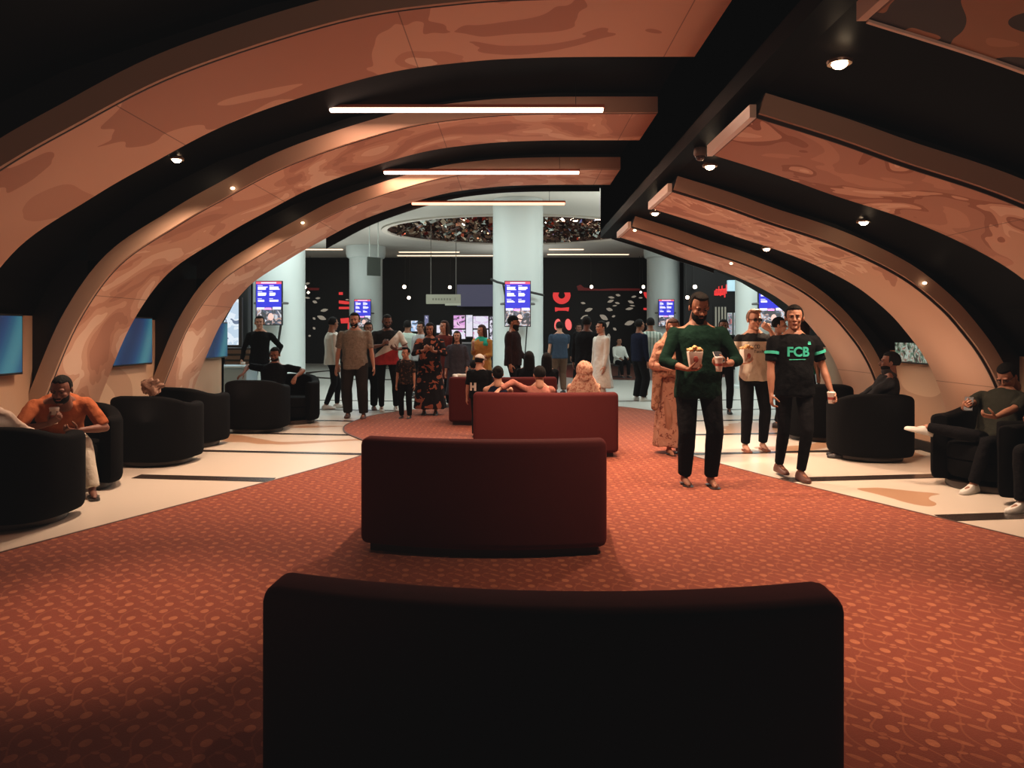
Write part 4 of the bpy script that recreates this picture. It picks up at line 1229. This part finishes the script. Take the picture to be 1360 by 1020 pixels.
paper = mat('paper_white', (.70,.62,.54), .6); paperR = mat('paper_print', (.35,.06,.04), .6); corn = mat('popcorn', (.72,.42,.18), .8); phone_m = mat('phone_pale', (.55,.52,.48), .3)
def cup(pos, lab, h=.11, tilt=None, parent=None):
    t = thing('paper_cup', lab, 'cup', pos)
    if tilt: t.rotation_euler = tilt
    Geo().lathe([(.026,-h/2),(.037,h/2),(.034,h/2)], seg=20).obj('cup', paper, t); cu_ = t.children[0]
    Geo().lathe([(.0385,h/2-.002),(.0395,h/2+.004),(.036,h/2+.012),(.01,h/2+.012)], seg=20).obj('lid', mat('lid_white', (.75,.72,.68), .4), cu_)
    Geo().lathe([(.0315,-.012),(.0332,.012)], seg=20).obj('band', paperR, cu_)
    return t
def popcorn(pos, lab, rz=0, s=1):
    t = thing('popcorn_carton', lab, 'popcorn', pos, rz)
    g = Geo(); rings = []
    for z, a, b in ((-.085,.045,.032),(.06,.066,.045)):
        rings.append([Vector((-a*s,-b*s,z*s)), Vector((a*s,-b*s,z*s)), Vector((a*s,b*s,z*s)), Vector((-a*s,b*s,z*s))])
    ca_ = g.loft(rings).obj('carton', paper, t, bevel=.004)
    g = Geo()
    g.ell((.0,-.042*s,-.01*s), (.022*s,.006*s,.03*s)); g.obj('print', paperR, ca_)
    random.seed(8); g = Geo()
    for i in range(42):
        x, y = random.uniform(-.058,.058)*s, random.uniform(-.038,.038)*s
        g.ell((x, y, (.062+.035*(1-(x/.06/s)**2)*random.random()+.008)*s), (.013*s,.013*s,.012*s), seg=7, rg=5)
    o = g.obj('popcorn', corn, t); o['kind'] = 'stuff'
    return t
def phone(pos, rot, lab, m=None):
    t = thing('mobile_phone', lab, 'phone', pos); t.rotation_euler = rot
    Geo().box(-.037,.037,-.005,.005,-.075,.075).obj('case', m or casing, t, bevel=.004)
    Geo().box(-.034,.034,-.0065,-.005,-.070,.070).obj('screen', mat('phone_glass', (.02,.02,.025), .45, spec=.2), t, False)
    return t
# ------------------------------------------------------------------ the walkers in front
i = person('bearded man in dark green top and black trousers walking towards the camera with popcorn', px=927, Y=7.05, h=1.80, rot=2, bw=1.16, belly=.05, head=(2,24), beard='full', sk=skB,
    hands=dict(R=dict(p=(-.17,-.27,1.075), d=(1,-.45,.05), n=(0,-.1,1), curl=1), L=dict(p=(.17,-.27,1.115), d=(-1,-.4,.1), n=(0,.55,.8), curl=1)),
    poles=dict(L=(.9,.5,-.5), R=(-.9,.5,-.5)), feet=dict(L=(.10,-.06,.09), R=(-.11,.05,.085)), top=('long', green, dict(sleeve=1.45, inf=.022, hem=-.24)), bot=(dkt, dict(loose=.020)), shoe=('sandal', shb), hair=('quiff', None), vox=.010, key='green')
p = hand_point(i, 'R', .07, .095); popcorn(wpos(i, p), 'popcorn carton in the hand of the bearded man in green', 0, 1.0)
p = hand_point(i, 'L', .075, .035); phone(wpos(i, (p.x+.005, p.y-.01, p.z+.03)), (R(-52),0,R(4)), 'pale mobile phone held by the bearded man in green', phone_m)
cup(wpos(i, (p.x-.005, p.y-.045, p.z-.035)), 'paper cup held beneath the phone of the bearded man in green', .12)

mint = mat('mint_print', (.03,.42,.30), .6)
i = person('man in black tee with FCB in teal letters, walking with a small cup', px=1054, Y=7.4, h=1.70, rot=3, bw=1.14, belly=.035, head=(-22,0), sk=skB,
    hands=dict(R=dict(p=(-.27,-.10,.84), curl=1, n=(1,-.2,0)), L=dict(p=(.32,-.14,.89), curl=1, d=(.12,-.45,-1), n=(-.8,-.6,.1))), feet=dict(L=(.03,-.10,.09), R=(-.06,.22,.11)),
    top=('tee', blk, dict(sleeve=.72, inf=.020, hem=-.16)), bot=(dkt, dict(loose=.004)), shoe=('shoe', shbr), hair=('short', None), vox=.010, key='fcb')
p = hand_point(i, 'L', .075, .040); cup(wpos(i, p), 'small paper cup held low by the man with teal lettering', .10)
decal(i, text_mesh('FCB', .125, bold=.004), -.012, 1.245, mint, 'lettering')
g = Geo(); g.add([(-.09,-.005,0),(.07,-.001,0),(.07,.004,0),(-.09,.003,0)], [(0,1,2,3)]); decal(i, g, -.012, 1.175, mint, 'underline')
g = Geo(); g.add([(-.018,-.012,0),(.016,-.012,0),(.02,.0,0),(-.02,.002,0)], [(0,1,2,3)]); g.add([(-.016,.004,0),(-.002,.009,0),(.016,.004,0),(.02,.018,0),(.006,.013,0),(-.004,.02,0)], [(0,1,2,3,4,5)]); decal(i, g, .105, 1.33, mint, 'emblem')
for sg, k in ((1,'L'),(-1,'R')):
    a = i['arms'][k]; S, el = a[0], a[1]; d_ = (el-S)
    q = S+d_*.42; g = Geo().cap(q-d_.normalized()*.014+Vector((0,-.003,0)), q+d_.normalized()*.014+Vector((0,-.003,0)), .0775, .0765, 24, flat=True)
    g.v = [v*i['s'] for v in g.v]; g.obj('sleeve_band', mint, i['top'])

ttl = cloth('black_white_tee', (.52,.45,.36), (.012,.012,.012), 1, 'zsplit', thr=1.325)
i = person('man with sunglasses in a black and white tee eating, walking behind the two nearest men', px=1001, Y=9.2, h=1.71, rot=0, bw=1.0, head=(8,5), sk=skC,
    hands=dict(L=dict(p=(.11,-.27,1.50), d=(-.65,.15,.55), n=(0,.9,.3), curl=2), R=dict(p=(-.22,-.26,1.10), d=(.9,-.3,.1), n=(0,0,1), curl=1)),
    poles=dict(L=(.6,-.1,-1)), feet=dict(L=(.12,.02,.085), R=(-.13,-.08,.085)), top=('tee', ttl, dict(sleeve=.8, inf=.02, hem=-.12)), bot=(dkt, dict(loose=.014)), shoe=('sandal', mat('sandal_tan', (.25,.09,.05), .6)), hair=('quiff', hairg), vox=.011)
p = hand_point(i, 'R', .06, .09); popcorn(wpos(i, p), 'white popcorn carton held by the man with sunglasses', R(15), 1.1)
gg = Geo()
for sg in (-1,1): gg.ell((sg*.031,-.096,.008), (.026,.009,.018)); gg.cap((sg*.05,-.088,.012), (sg*.082,0,.012), .003, .003, 6)
gg.cap((-.012,-.102,.014), (.012,-.102,.014), .003, .003, 6); gg.xf(i['HM']); part_on(i, gg, 'sunglasses', mat('lens_black', (.01,.01,.01), .1))
inkm = mat('ink_black', (.02,.015,.015), .7)
decal(i, text_mesh('Tacchini', .052, bold=.001), .045, 1.205, inkm, 'lettering')
g = Geo(); 
for c_ in (-.014, .014):
    ring = [(c_+.020*math.cos(a)*r_, .024*math.sin(a)*r_, 0) for r_ in (1, .72) for a in [2*math.pi*j/20 for j in range(20)]]
    g.add(ring, [(j, (j+1) % 20, 20+(j+1) % 20, 20+j) for j in range(20)])
decal(i, g, .0, 1.265, inkm, 'emblem')

def drape(i):
    s = i['s']; g = Geo(); rings = []
    # veil over the back of the head and shoulders, end hanging in front
    def fn(p): return p*(.80 if (p.y < -.03 and p.z < .085) else 1)
    g.ell((0,.022,.015), (.092,.112,.118), seg=24, rg=16, fn=fn); g.xf(i['HM'])
    N = i['N']
    g.loft([ringf(N+Vector((0,.03,z)), Vector((1,0,0)), Vector((0,1,0)), a, b) for z, a, b in ((.10,.085,.095),(.03,.12,.11),(-.06,.225,.15),(-.2,.245,.17),(-.36,.24,.19),(-.46,.22,.2))])
    g.cap(N+Vector((-.20,-.06,-.2)), N+Vector((-.27,-.10,-.85)), .07, .05); g.cap(N+Vector((.10,-.12,-.1)), N+Vector((-.16,-.15,-.42)), .05, .055)
    gg = remesh(g, .013, 4); gg.v = [v*s for v in gg.v]; gg.obj('shawl', sarid, i['t'])
i = person('woman in beige printed sari and shawl, half hidden behind the bearded man in green', px=893, Y=8.9, h=1.60, rot=8, fem=True, bw=1.05, head=(-12,8), sk=skB,
    hands=dict(R=dict(p=(-.12,-.27,1.10), d=(.9,-.4,.1), n=(0,0,1), curl=1), L=dict(p=(.14,-.24,1.08), d=(-.8,-.5,0), n=(0,.3,1), curl=1)), poles=dict(L=(.8,.3,-.5), R=(-.8,.3,-.5)),
    feet=dict(L=(.08,-.02,.085), R=(-.08,-.1,.085)), top=('dress', sari, dict(sleeve=1.5, len=.87, flare=.06)), shoe=('sandal', shb), hair=('bun', hairr), extra=drape, vox=.013)
cup(wpos(i, hand_point(i, 'R', .06, .05)), 'paper cup held by the woman in the beige sari', .10)

person('dark haired person in slate blue shirt between the sunglassed man and the man with FCB', px=1034, Y=11.4, h=1.66, rot=60, sk=skC, top=('tee', slate), bot=(dkt,), shoe=('shoe', shb), vox=.017)
person('person in bright teal top mostly hidden behind the man with FCB', px=1068, Y=11.7, h=1.60, rot=120, sk=skC, fem=True, hair=('long', hairr), top=('tee', teal, dict(inf=.03)), bot=(dkt,), shoe=('shoe', shb), vox=.017)
person('person in black walking behind the bearded man in green, one leg showing', px=961, Y=13.3, h=1.66, rot=-10, sk=skB, top=('long', blk), bot=(dkt,), shoe=('shoe', shb), feet=dict(L=(.10,.0,.085), R=(-.12,.2,.09)), vox=.017,
    hands=dict(L=dict(p=(.12,-.25,1.05), d=(-.3,-.9,0), n=(0,0,1), curl=1)))

# ------------------------------------------------------------------ group on the left of the sofas
person('man in white shirt and dark trousers walking to the right, left of the crowd', px=441, Y=14.1, h=1.72, rot=118, head=(25,6), sk=skB, top=('long', white, dict(inf=.024, hem=-.16)), bot=(dkt, dict(loose=.006)), shoe=('shoe', shw), feet=dict(L=(.09,-.12,.085), R=(-.08,.14,.09)), hair=('buzz', None), vox=.014)
person('bearded man in patterned open necked shirt and baggy dark trousers facing the camera', px=471, Y=12.6, h=1.76, rot=4, bw=1.18, belly=.03, head=(-3,0), beard='short', sk=skC, top=('tee', patt, dict(inf=.026, hem=-.22, sleeve=.8)), bot=(cargo, dict(loose=.035)), shoe=('shoe', shbr), feet=dict(L=(.16,-.10,.085), R=(-.12,.08,.09)), hands=dict(L=dict(p=(.33,-.06,.80)), R=dict(p=(-.30,-.04,.80))), hair=('short', None), vox=.013)
person('dark clothed person walking close behind the man in patterned shirt', px=489, Y=13.9, h=1.62, rot=20, sk=skB, top=('long', char), bot=(dkt, dict(loose=.03)), shoe=('shoe', shbr), vox=.017)
# tee split black / white / red
m3 = cloth('three_colour_tee', (.012,.012,.012), (.58,.55,.48), -.75, 'diag', thr=0)
n3 = NT(m3); co3 = obco(n3); s3 = n3.new('ShaderNodeSeparateXYZ'); n3.link(co3, s3.inputs[0])
low = n3.M('LESS_THAN', n3.M('SUBTRACT', s3.outputs[2], n3.M('MULTIPLY', s3.outputs[0], .45)), 1.08)
mid = n3.M('LESS_THAN', n3.M('SUBTRACT', s3.outputs[2], n3.M('MULTIPLY', s3.outputs[0], 1.0)), 1.25)
n3.link(n3.mix(low, n3.mix(mid, (.012,.012,.012), (.58,.55,.48)), (.34,.03,.03)), n3.b.inputs['Base Color'])
i = person('man in black, white and red tee looking down at a phone beside the boy', px=514, Y=13.7, h=1.76, rot=14, bw=1.15, head=(6,20), sk=skD, beard='short', hair=('buzz', None),
    hands=dict(R=dict(p=(-.10,-.28,1.20), d=(.75,-.35,.5), n=(.1,.9,.2), curl=1), L=dict(p=(.15,-.25,1.12), d=(-.8,-.4,.3), n=(0,.5,.8), curl=1)), poles=dict(L=(.9,.2,-.6), R=(-.9,.2,-.6)),
    top=('tee', m3, dict(inf=.03, hem=-.16, sleeve=.8)), bot=(dkt, dict(loose=.008)), shoe=('shoe', shw), feet=dict(L=(.16,.02,.085), R=(-.10,-.02,.085)), vox=.013)
phone(wpos(i, hand_point(i, 'R', .08, .03)), (R(-40),0,R(10)), 'phone held by the man in black, white and red tee')
person('small boy in dark tee and black trousers standing on the carpet edge', px=539, Y=12.5, h=1.17, rot=-6, head=(-22,0), sk=skC, bw=.92, top=('tee', boyt, dict(inf=.03, sleeve=.85)), bot=(dkt, dict(loose=.02)), shoe=('shoe', shb), feet=dict(L=(.10,-.02,.085), R=(-.11,.03,.085)), hair=('quiff', None), vox=.012)
person('woman in long black dress with rust flower print, hands at her chest', px=571, Y=13.0, h=1.60, rot=0, fem=True, bw=1.22, belly=.06, head=(-4,6), sk=skB, hair=('long', None),
    hands=dict(R=dict(p=(-.06,-.27,1.24), d=(.5,-.1,.8), n=(0,.9,.3), curl=2), L=dict(p=(.08,-.27,1.22), d=(-.5,-.1,.8), n=(0,.9,.3), curl=2)), poles=dict(L=(.9,.1,-.6), R=(-.9,.1,-.6)),
    top=('dress', floral, dict(sleeve=1.7, len=.84, flare=.09, inf=.025)), shoe=('shoe', shb), vox=.014)
person('woman with long reddish brown hair and dark red top behind the flower print dress', px=590, Y=14.4, h=1.66, rot=-18, fem=True, head=(-20,-4), sk=skC, hair=('long', hairr), top=('kurta', redtop, dict(sleeve=1.6, len=.4)), bot=(dkt,), shoe=('shoe', shb), vox=.016)
person('long haired girl in blue grey dress left of the farthest sofa', px=607, Y=13.7, h=1.46, rot=0, fem=True, head=(0,-8), sk=skC, hair=('long', None), hands=dict(R=dict(p=(-.24,-.1,.86)), L=dict(p=(.22,-.14,.90))), top=('dress', bluegrey, dict(sleeve=1.7, len=.62, flare=.08, inf=.03)), bot=(dkt,), shoe=('shoe', shb), vox=.013)
def stole(i):
    N = i['N']; g = Geo()
    g.loft([ringf(N+Vector((0,0,z)), Vector((1,0,0)), Vector((0,1,0)), a, b) for z, a, b in ((.03,.075,.075),(-.03,.16,.115),(-.12,.225,.145),(-.17,.222,.145))])
    gg = remesh(g, .014, 3); part_on(i, gg, 'scarf', teal)
person('woman in mustard kurta and teal scarf left of the middle pillar', px=640, Y=14.6, h=1.58, rot=-32, fem=True, bw=1.15, head=(-14,4), sk=skC, hair=('long', hairr), hands=dict(R=dict(p=(-.02,-.30,1.30), d=(.1,-.1,1), n=(0,.8,0), curl=1), L=dict(p=(.12,-.24,1.05), d=(-.8,-.4,0), n=(0,0,1), curl=1)),
    top=('kurta', mustard, dict(sleeve=1.5, len=.5, inf=.03)), bot=(khaki,), shoe=('shoe', shb), extra=stole, vox=.014)
def cap(i):
    def fn(p): return p*(.86 if p.z < .0 else 1)
    g = Geo().ell((0,.012,.042), (.086,.106,.094), seg=24, rg=16, fn=fn); g.ell((0,-.125,.062), (.060,.052,.010), Euler((R(12),0,0)).to_matrix()); g.xf(i['HM'])
    gg = remesh(g, .006, 2); part_on(i, gg, 'cap', i['capm'])
def capper(m):
    def f(i): i['capm'] = m; cap(i)
    return f
person('bearded man in dark maroon shirt and black cap facing right before the middle pillar', px=681, Y=14.0, h=1.74, rot=72, bw=1.08, belly=.04, beard='full', sk=skB, hair=('buzz', None), top=('long', maroon, dict(inf=.028, hem=-.2)), bot=(dkt,), shoe=('shoe', shb), hands=dict(L=dict(p=(.2,-.2,.92))), extra=capper(blk), vox=.014)
person('man in pale green shirt seen from behind in the crowd', px=541, Y=17.0, h=1.70, rot=172, sk=skB, top=('long', palegreen, dict(inf=.03)), bot=(dkt,), shoe=('shoe', shb), vox=.018)
person('dark haired man in grey shirt behind the woman in flower print', px=559, Y=16.4, h=1.66, rot=-30, sk=skB, top=('long', greyc, dict(inf=.026)), bot=(dkt,), shoe=('shoe', shb), vox=.018)
# ------------------------------------------------------------------ right of the middle pillar
person('man in blue grey tee and brown trousers seen from behind under the red emblem', px=743, Y=17.6, h=1.68, rot=196, bw=1.12, sk=skC, top=('tee', bluetee, dict(inf=.028)), bot=(brownp, dict(loose=.03)), shoe=('shoe', shb), hands=dict(R=dict(p=(-.12,-.3,1.25), curl=1)), vox=.017)
person('man all in black facing right, behind the woman in headscarf', px=779, Y=14.6, h=1.74, rot=150, bw=1.22, sk=skD, hair=('short', None), top=('long', blk, dict(inf=.035, hem=-.25)), bot=(dkt, dict(loose=.03)), shoe=('shoe', shb), vox=.015)
person('person in long white tunic facing left, right of the man all in black', px=799, Y=14.0, h=1.64, rot=-60, sk=skC, hair=('short', None), hands=dict(L=dict(p=(.20,-.08,.84))), top=('kurta', white, dict(len=.55, inf=.02)), bot=(white, dict(loose=.02)), shoe=('shoe', shb), vox=.015)
person('dim figure in dark clothes far behind the man all in black', px=768, Y=19.5, h=1.66, rot=20, sk=skD, top=('long', blk), bot=(dkt,), shoe=('shoe', shb), vox=.02)
person('person in pale shirt seated far away before the leaf mural', px=822, Y=24.0, h=1.62, rot=20, seat=.50, sk=skB, top=('long', white, dict(inf=.03)), bot=(dkt,), shoe=('shoe', shb), vox=.022)
o = thing('stool', 'dark stool under the far person in pale shirt', 'stool', (GX(822,24), 24, .001)); Geo().lathe([(.2,0),(.2,.03),(.03,.05),(.03,.34),(.19,.36),(.19,.40),(.01,.41)], seg=24).obj('frame', casing, o)
person('man in striped pale shirt and khaki trousers seen from behind, hands on hips', px=864, Y=16.0, h=1.74, rot=176, sk=skB, hands=dict(L=dict(p=(.20,-.02,.98), d=(-.7,-.6,-.2), curl=1, n=(-1,0,0)), R=dict(p=(-.20,.02,.98), d=(.7,-.6,-.2), n=(1,0,0), curl=1)), poles=dict(L=(1,.2,0), R=(-1,.2,0)), top=('long', stripe, dict(inf=.024)), bot=(khaki, dict(loose=.01)), shoe=('shoe', shw), vox=.016)
person('man in dark navy shirt standing left of the striped shirt man', px=849, Y=15.7, h=1.70, rot=120, sk=skB, top=('long', navy, dict(inf=.026)), bot=(dkt, dict(loose=.03)), shoe=('shoe', shw), vox=.016)
# ------------------------------------------------------------------ left side
person('man in black shirt standing behind the seated man with arms spread', px=345, Y=14.1, h=1.74, rot=8, sk=skC, head=(4,0), hands=dict(L=dict(p=(.27,.02,.95), curl=1, d=(-.8,-.3,-.3)), R=dict(p=(-.30,-.12,.92), curl=1)), poles=dict(L=(1,.1,0)), top=('long', blk, dict(inf=.022)), bot=(dkt,), shoe=('shoe', shb), vox=.014)
cup(P3(323,486,13.72), 'white cup standing on the pale blue topped counter', .12)
person('seated man in black tee with arms spread over the armchair at the left wall end', X=-3.80, Y=11.93, h=1.60, rot=6, z0=0, seat=.46, bw=1.2, lean=-16, head=(-6,18), sk=skB, beard='short',
    hands=dict(R=dict(p=(-.50,.02,.86), d=(-.6,-.6,-.5), n=(0,0,-1), curl=0), L=dict(p=(.40,-.12,.80), d=(-.1,-.7,-.6), n=(0,0,-1), curl=0)), poles=dict(L=(1,.4,.1), R=(-1,.4,.1)), top=('tee', blk, dict(sleeve=.8, inf=.022)), bot=(dkt,), shoe=('shoe', shb), vox=.012)
i = person('man in orange shirt and white trousers sitting forward with a paper cup at the left', X=-4.13, Y=6.86, h=1.66, rot=33, seat=.50, bw=1.15, lean=46, head=(-22,2), sk=skD, beard='short', hair=('buzz', None),
    hands=dict(R=dict(p=(-.10,-.56,.70), d=(.5,-.3,.4), n=(.5,.2,.8), curl=1), L=dict(p=(.12,-.52,.62), d=(-.6,-.5,.1), n=(-.3,.2,.8), curl=1)), poles=dict(L=(1,.2,-.3), R=(-1,.2,-.3)),
    feet=dict(L=(.24,-.56,.085), R=(-.06,-.54,.085)), top=('tee', orange, dict(sleeve=.9, inf=.026)), bot=(whitep, dict(loose=.022)), shoe=('sandal', shb), vox=.011)
cup(wpos(i, hand_point(i, 'R', .06, .05)), 'white paper cup with dark logo held by the man in orange', .13)
person('person in white shirt cut by the left frame edge, slumped in the nearest black armchair', X=-3.96, Y=5.82, h=1.46, rot=175, seat=.46, lean=-24, sk=skD, head=(0,-6), top=('long', cloth('offwhite', (.50,.40,.33)), dict(inf=.03)), bot=(dkt,), shoe=('shoe', shb), vox=.013, feet=dict(L=(.12,-.5,.085), R=(-.12,-.5,.085)))
cl = Geo().ell((0,0,.0), (.12,.07,.085), seg=48, rg=32, fn=lambda p: p*(1+.75*noise.noise(p*16)+.25*noise.noise(p*45)))
o = cl.obj('cushion', cloth('crumpled_beige', (.42,.27,.20), (.25,.14,.10), 16, 'soft', bump=.8), loc=(GX(200,8.72), 8.78, .80)); tag(o, 'crumpled beige cloth bundle lying over the top of the wide left armchair', 'cloth')
# ------------------------------------------------------------------ right side seated
person('dark profiled sitter in black jacket in the right armchair, looking left', X=4.16, Y=8.52, h=1.60, rot=-110, seat=.47, bw=1.15, sk=skD, lean=-10, top=('long', cloth('jacket_dark', (.014,.014,.015)), dict(inf=.028)), bot=(dkt,), shoe=('shoe', shb), beard='short', vox=.014,
    feet=dict(L=(.1,-.42,.085), R=(-.1,-.42,.085)), hands=dict(L=dict(p=(.16,-.36,.66)), R=dict(p=(-.16,-.36,.66))), extra=lambda i: part_on(i, remesh(Geo().cap(i['N']+Vector((0,.01,-.01)), i['N']+Vector((0,-.02,.05)), .085, .07), .01, 2), 'collar', char))
i = person('man in olive tee and glasses looking at a phone, legs crossed, in the right armchair', X=4.50, Y=7.02, h=1.60, rot=-60, seat=.43, bw=1.18, lean=-22, head=(-4,44), sk=skB,
    hands=dict(R=dict(p=(-.12,-.36,.80), d=(.5,-.5,.4), n=(.3,.8,.3), curl=1), L=dict(p=(.18,-.36,.74), d=(-.6,-.6,.1), n=(-.3,.2,.8), curl=1)), poles=dict(L=(1,.3,-.4), R=(-1,.3,-.4)),
    feet=dict(R=(-.38,-.56,.60), dR=(-.7,-.7,.25), L=(.06,-.52,.085)), top=('tee', olive, dict(sleeve=.85, inf=.026)), bot=(dkt, dict(loose=.01)), shoe=('shoe', shw), hair=('short', None), vox=.012)
phone(wpos(i, hand_point(i, 'R', .08, .03)), (R(-35),0,R(-40)), 'phone in the hands of the man in olive tee')
gg = Geo()
for sg in (-1,1):
    for j in range(12):
        a, b = 2*math.pi*j/12, 2*math.pi*(j+1)/12
        gg.cap((sg*.031+.021*math.cos(a),-.101,.006+.015*math.sin(a)), (sg*.031+.021*math.cos(b),-.101,.006+.015*math.sin(b)), .0022, .0022, 6)
    gg.cap((sg*.052,-.095,.010), (sg*.082,0,.010), .0025, .0025, 6)
gg.xf(i['HM']); part_on(i, gg, 'glasses', casing)
person('person in dark clothes at the right frame edge, hands together, in the nearest right armchair', X=4.52, Y=6.07, h=1.62, rot=-70, seat=.47, bw=1.1, lean=10, head=(0,15), sk=skB, hands=dict(R=dict(p=(-.05,-.46,.76), d=(.4,-.7,.1), n=(.3,0,.9), curl=1), L=dict(p=(.08,-.44,.74), d=(-.5,-.6,.1), n=(-.3,0,.9), curl=1)), top=('tee', char, dict(sleeve=.9)), bot=(dkt, dict(loose=.02)), shoe=('shoe', shw), vox=.013)
# ------------------------------------------------------------------ people on and around the sofas
def hijab(i):
    def fn(p): return p*(.82 if (p.y < -.045 and p.z < .075) else 1)
    g = Geo().ell((0,.022,.022), (.122,.138,.138), seg=28, rg=20, fn=fn); g.ell((0,.05,-.07), (.115,.10,.11)); g.xf(i['HM'])
    N = i['N']
    g.loft([ringf(N+i['up']*z+Vector((0,.01,0)), Vector((1,0,0)), Vector((0,1,0)), a, b) for z, a, b in ((.12,.11,.10),(.04,.16,.12),(-.05,.20,.14),(-.16,.245,.165),(-.34,.25,.17),(-.42,.23,.16))])
    gg = remesh(g, .011, 3)
    for v in gg.v: v += v.normalized()*noise.noise(Vector((v.x*20, v.y*20, v.z*7)))*.012
    part_on(i, gg, 'headscarf', peach)
S3 = 8.95
person('figure in peach patterned headscarf seen from behind on the third sofa', px=775, Y=S3+.02, h=1.44, rot=178, seat=.42, lean=-14, fem=True, bw=1.08, sk=skC, head=(8,0), hair=(None, None), face=False, z0=-.0, top=('long', peach, dict(inf=.028)), bot=(khaki, dict(loose=.02)), shoe=('shoe', shb), extra=hijab, vox=.012)
person('person in pink shirt with one arm stretched along the back of the third sofa', px=716, Y=S3, h=1.38, rot=180, seat=.40, lean=-12, sk=skC, head=(12,4), face=False,
    hands=dict(R=dict(p=(.0,0,0)), L=dict(p=(.0,0,0))) and dict(L=dict(p=(-.0,0,0)), R=dict(p=(-.0,0,0))) and {
        'L': dict(p=(.14,-.3,.66)), 'R': dict(p=(-.12,-.3,.66))} and {
        'R': dict(p=(-.13,-.30,.62)), 'L': dict(p=(.60,.36,.985), d=(.55,.62,-.6), n=(-.2,-.3,-1), curl=0)},
    poles=dict(L=(.1,.1,1)), top=('long', pink, dict(inf=.026, sleeve=1.85)), bot=(dkt,), shoe=('shoe', shb), vox=.011)
person('woman with hair in a bun and navy sleeveless top, left on the third sofa', px=662, Y=S3+.03, h=1.38, rot=176, seat=.40, lean=-10, fem=True, bw=1.05, sk=skC, head=(14,0), face=False, hair=('bun', None), top=('tee', navy, dict(sleeve=0, inf=.014)), bot=(dkt,), shoe=('shoe', shb), vox=.011)
i = person('child in white cap and black tee lettered H on the back, between the sofas', px=637, Y=10.2, h=1.12, rot=172, bw=1.15, sk=skC, head=(-20,10), face=False, hair=('buzz', None), top=('tee', blk, dict(inf=.035, sleeve=.9)), bot=(dkt,), shoe=('shoe', shb), extra=capper(white), vox=.012)
decal(i, text_mesh('H', .13, bold=.01), .075, .70, mat('print_white', (.65,.65,.6), .6), 'lettering', front=False)
person('dark haired child in white leaning on the left end of the farthest sofa', px=629, Y=11.95, h=1.20, rot=170, seat=.42, sk=skC, head=(30,0), face=False, top=('long', white, dict(inf=.024)), bot=(dkt,), shoe=('shoe', shb), vox=.014, hands=dict(L=dict(p=(.26,.36,1.0))), poles=dict(L=(1,0,.3)))
person('black haired person in black on the farthest sofa, left one of the pair', px=703, Y=11.95, h=1.48, rot=176, seat=.44, lean=-8, sk=skB, face=False, hair=('bob', None), top=('long', blk, dict(inf=.04)), bot=(dkt,), shoe=('shoe', shb), vox=.015)
person('black haired person in black on the farthest sofa, right one of the pair', px=725, Y=11.98, h=1.44, rot=-170, seat=.43, lean=-6, sk=skB, face=False, hair=('bob', None), top=('long', blk, dict(inf=.03)), bot=(dkt,), shoe=('shoe', shb), vox=.015)

# ------------------------------------------------------------------ lamps of the place, and added unseen spots
def area(loc, sx, sy, en, color, rot=(0,0,0)):
    l = bpy.data.lights.new('ceiling_lamp', 'AREA'); l.shape = 'RECTANGLE'; l.size = sx; l.size_y = sy; l.energy = en; l.color = color
    o = bpy.data.objects.new('ceiling_lamp', l); link(o); o.location = loc; o.rotation_euler = rot; return o
# warm wash over carpet and side floors, from additional spots without fixtures
for X, Y, en in ((-.6, 4.2, 0), (-2.0, 3.85, 230), (1.95, 3.55, 230), (.3, 7.0, 680), (1.2, 9.3, 460), (1.0, 12.0, 260), (-3.3, 6.9, 300), (3.5, 6.6, 340), (-3.0, 9.6, 320), (3.3, 9.4, 280), (-3.7, 5.2, 240)):
    if en: spot((X, Y, 3.2 if -1.5 < X < 1.4 else 2.35), en*(1 if abs(X) < 3 else .5), 58 if Y < 5 and abs(X) < 3 else 110, 1, (1,.70,.49))
# added unseen upward spots, low down, to brighten the printed ribs
for X, Y, en, tx in ((-3.9, 5.4, 22, -.15), (-3.85, 7.9, 20, -.15), (-3.8, 10.4, 16, -.15), (4.1, 5.3, 14, .15), (4.1, 7.9, 18, .15), (4.1, 10.5, 14, .15)):
    spot((X, Y, .5), en, 140, 1, (1,.72,.54), (tx, 0, 1), .2)
for X, Y, en in ((-1.6, 5.6, 45), (1.9, 5.4, 34), (-1.2, 8.3, 34), (1.9, 8.0, 28), (-1.4, 10.6, 28), (2.0, 10.4, 22), (3.2, 3.0, 14)):
    spot((X, Y, .25), en, 120, 1, (1,.66,.48), (0, 0, 1), .3)
spot((-1.2, -1.2, 1.9), 115, 90, 1, (1,.66,.50), (-.10, 1, .30), .3)  # unseen pair of spots added behind the camera to brighten the rib fascias
spot((1.6, -1.2, 1.9), 90, 80, 1, (1,.66,.50), (.16, 1, .22), .3)
# upward spots added to brighten the lobby ceiling and make its flakes sparkle
for X, Y, en in ((-3.2, 18.0, 260), (3.2, 18.0, 260), (-3.0, 25, 240), (3.2, 25, 240), (0, 30.5, 160), (-8, 28, 160), (8.5, 26, 140)):
    spot((X, Y, 2.3), en, 165, 1, (.98,1,.93), (0, 0, 1), .25)
# lobby daylight white
area((-5, 16.5, LZ-.05), 6, 4, 270, (.86,1,.97)); area((6, 16.5, LZ-.05), 6, 4, 270, (.86,1,.97)); area((0, 15.5, LZ-.05), 6, 3, 160, (.9,1,.95))
area((-6.5, 24, LZ-.05), 3, 6, 170, (.86,1,.97)); area((7, 24, LZ-.05), 3, 6, 170, (.86,1,.97))
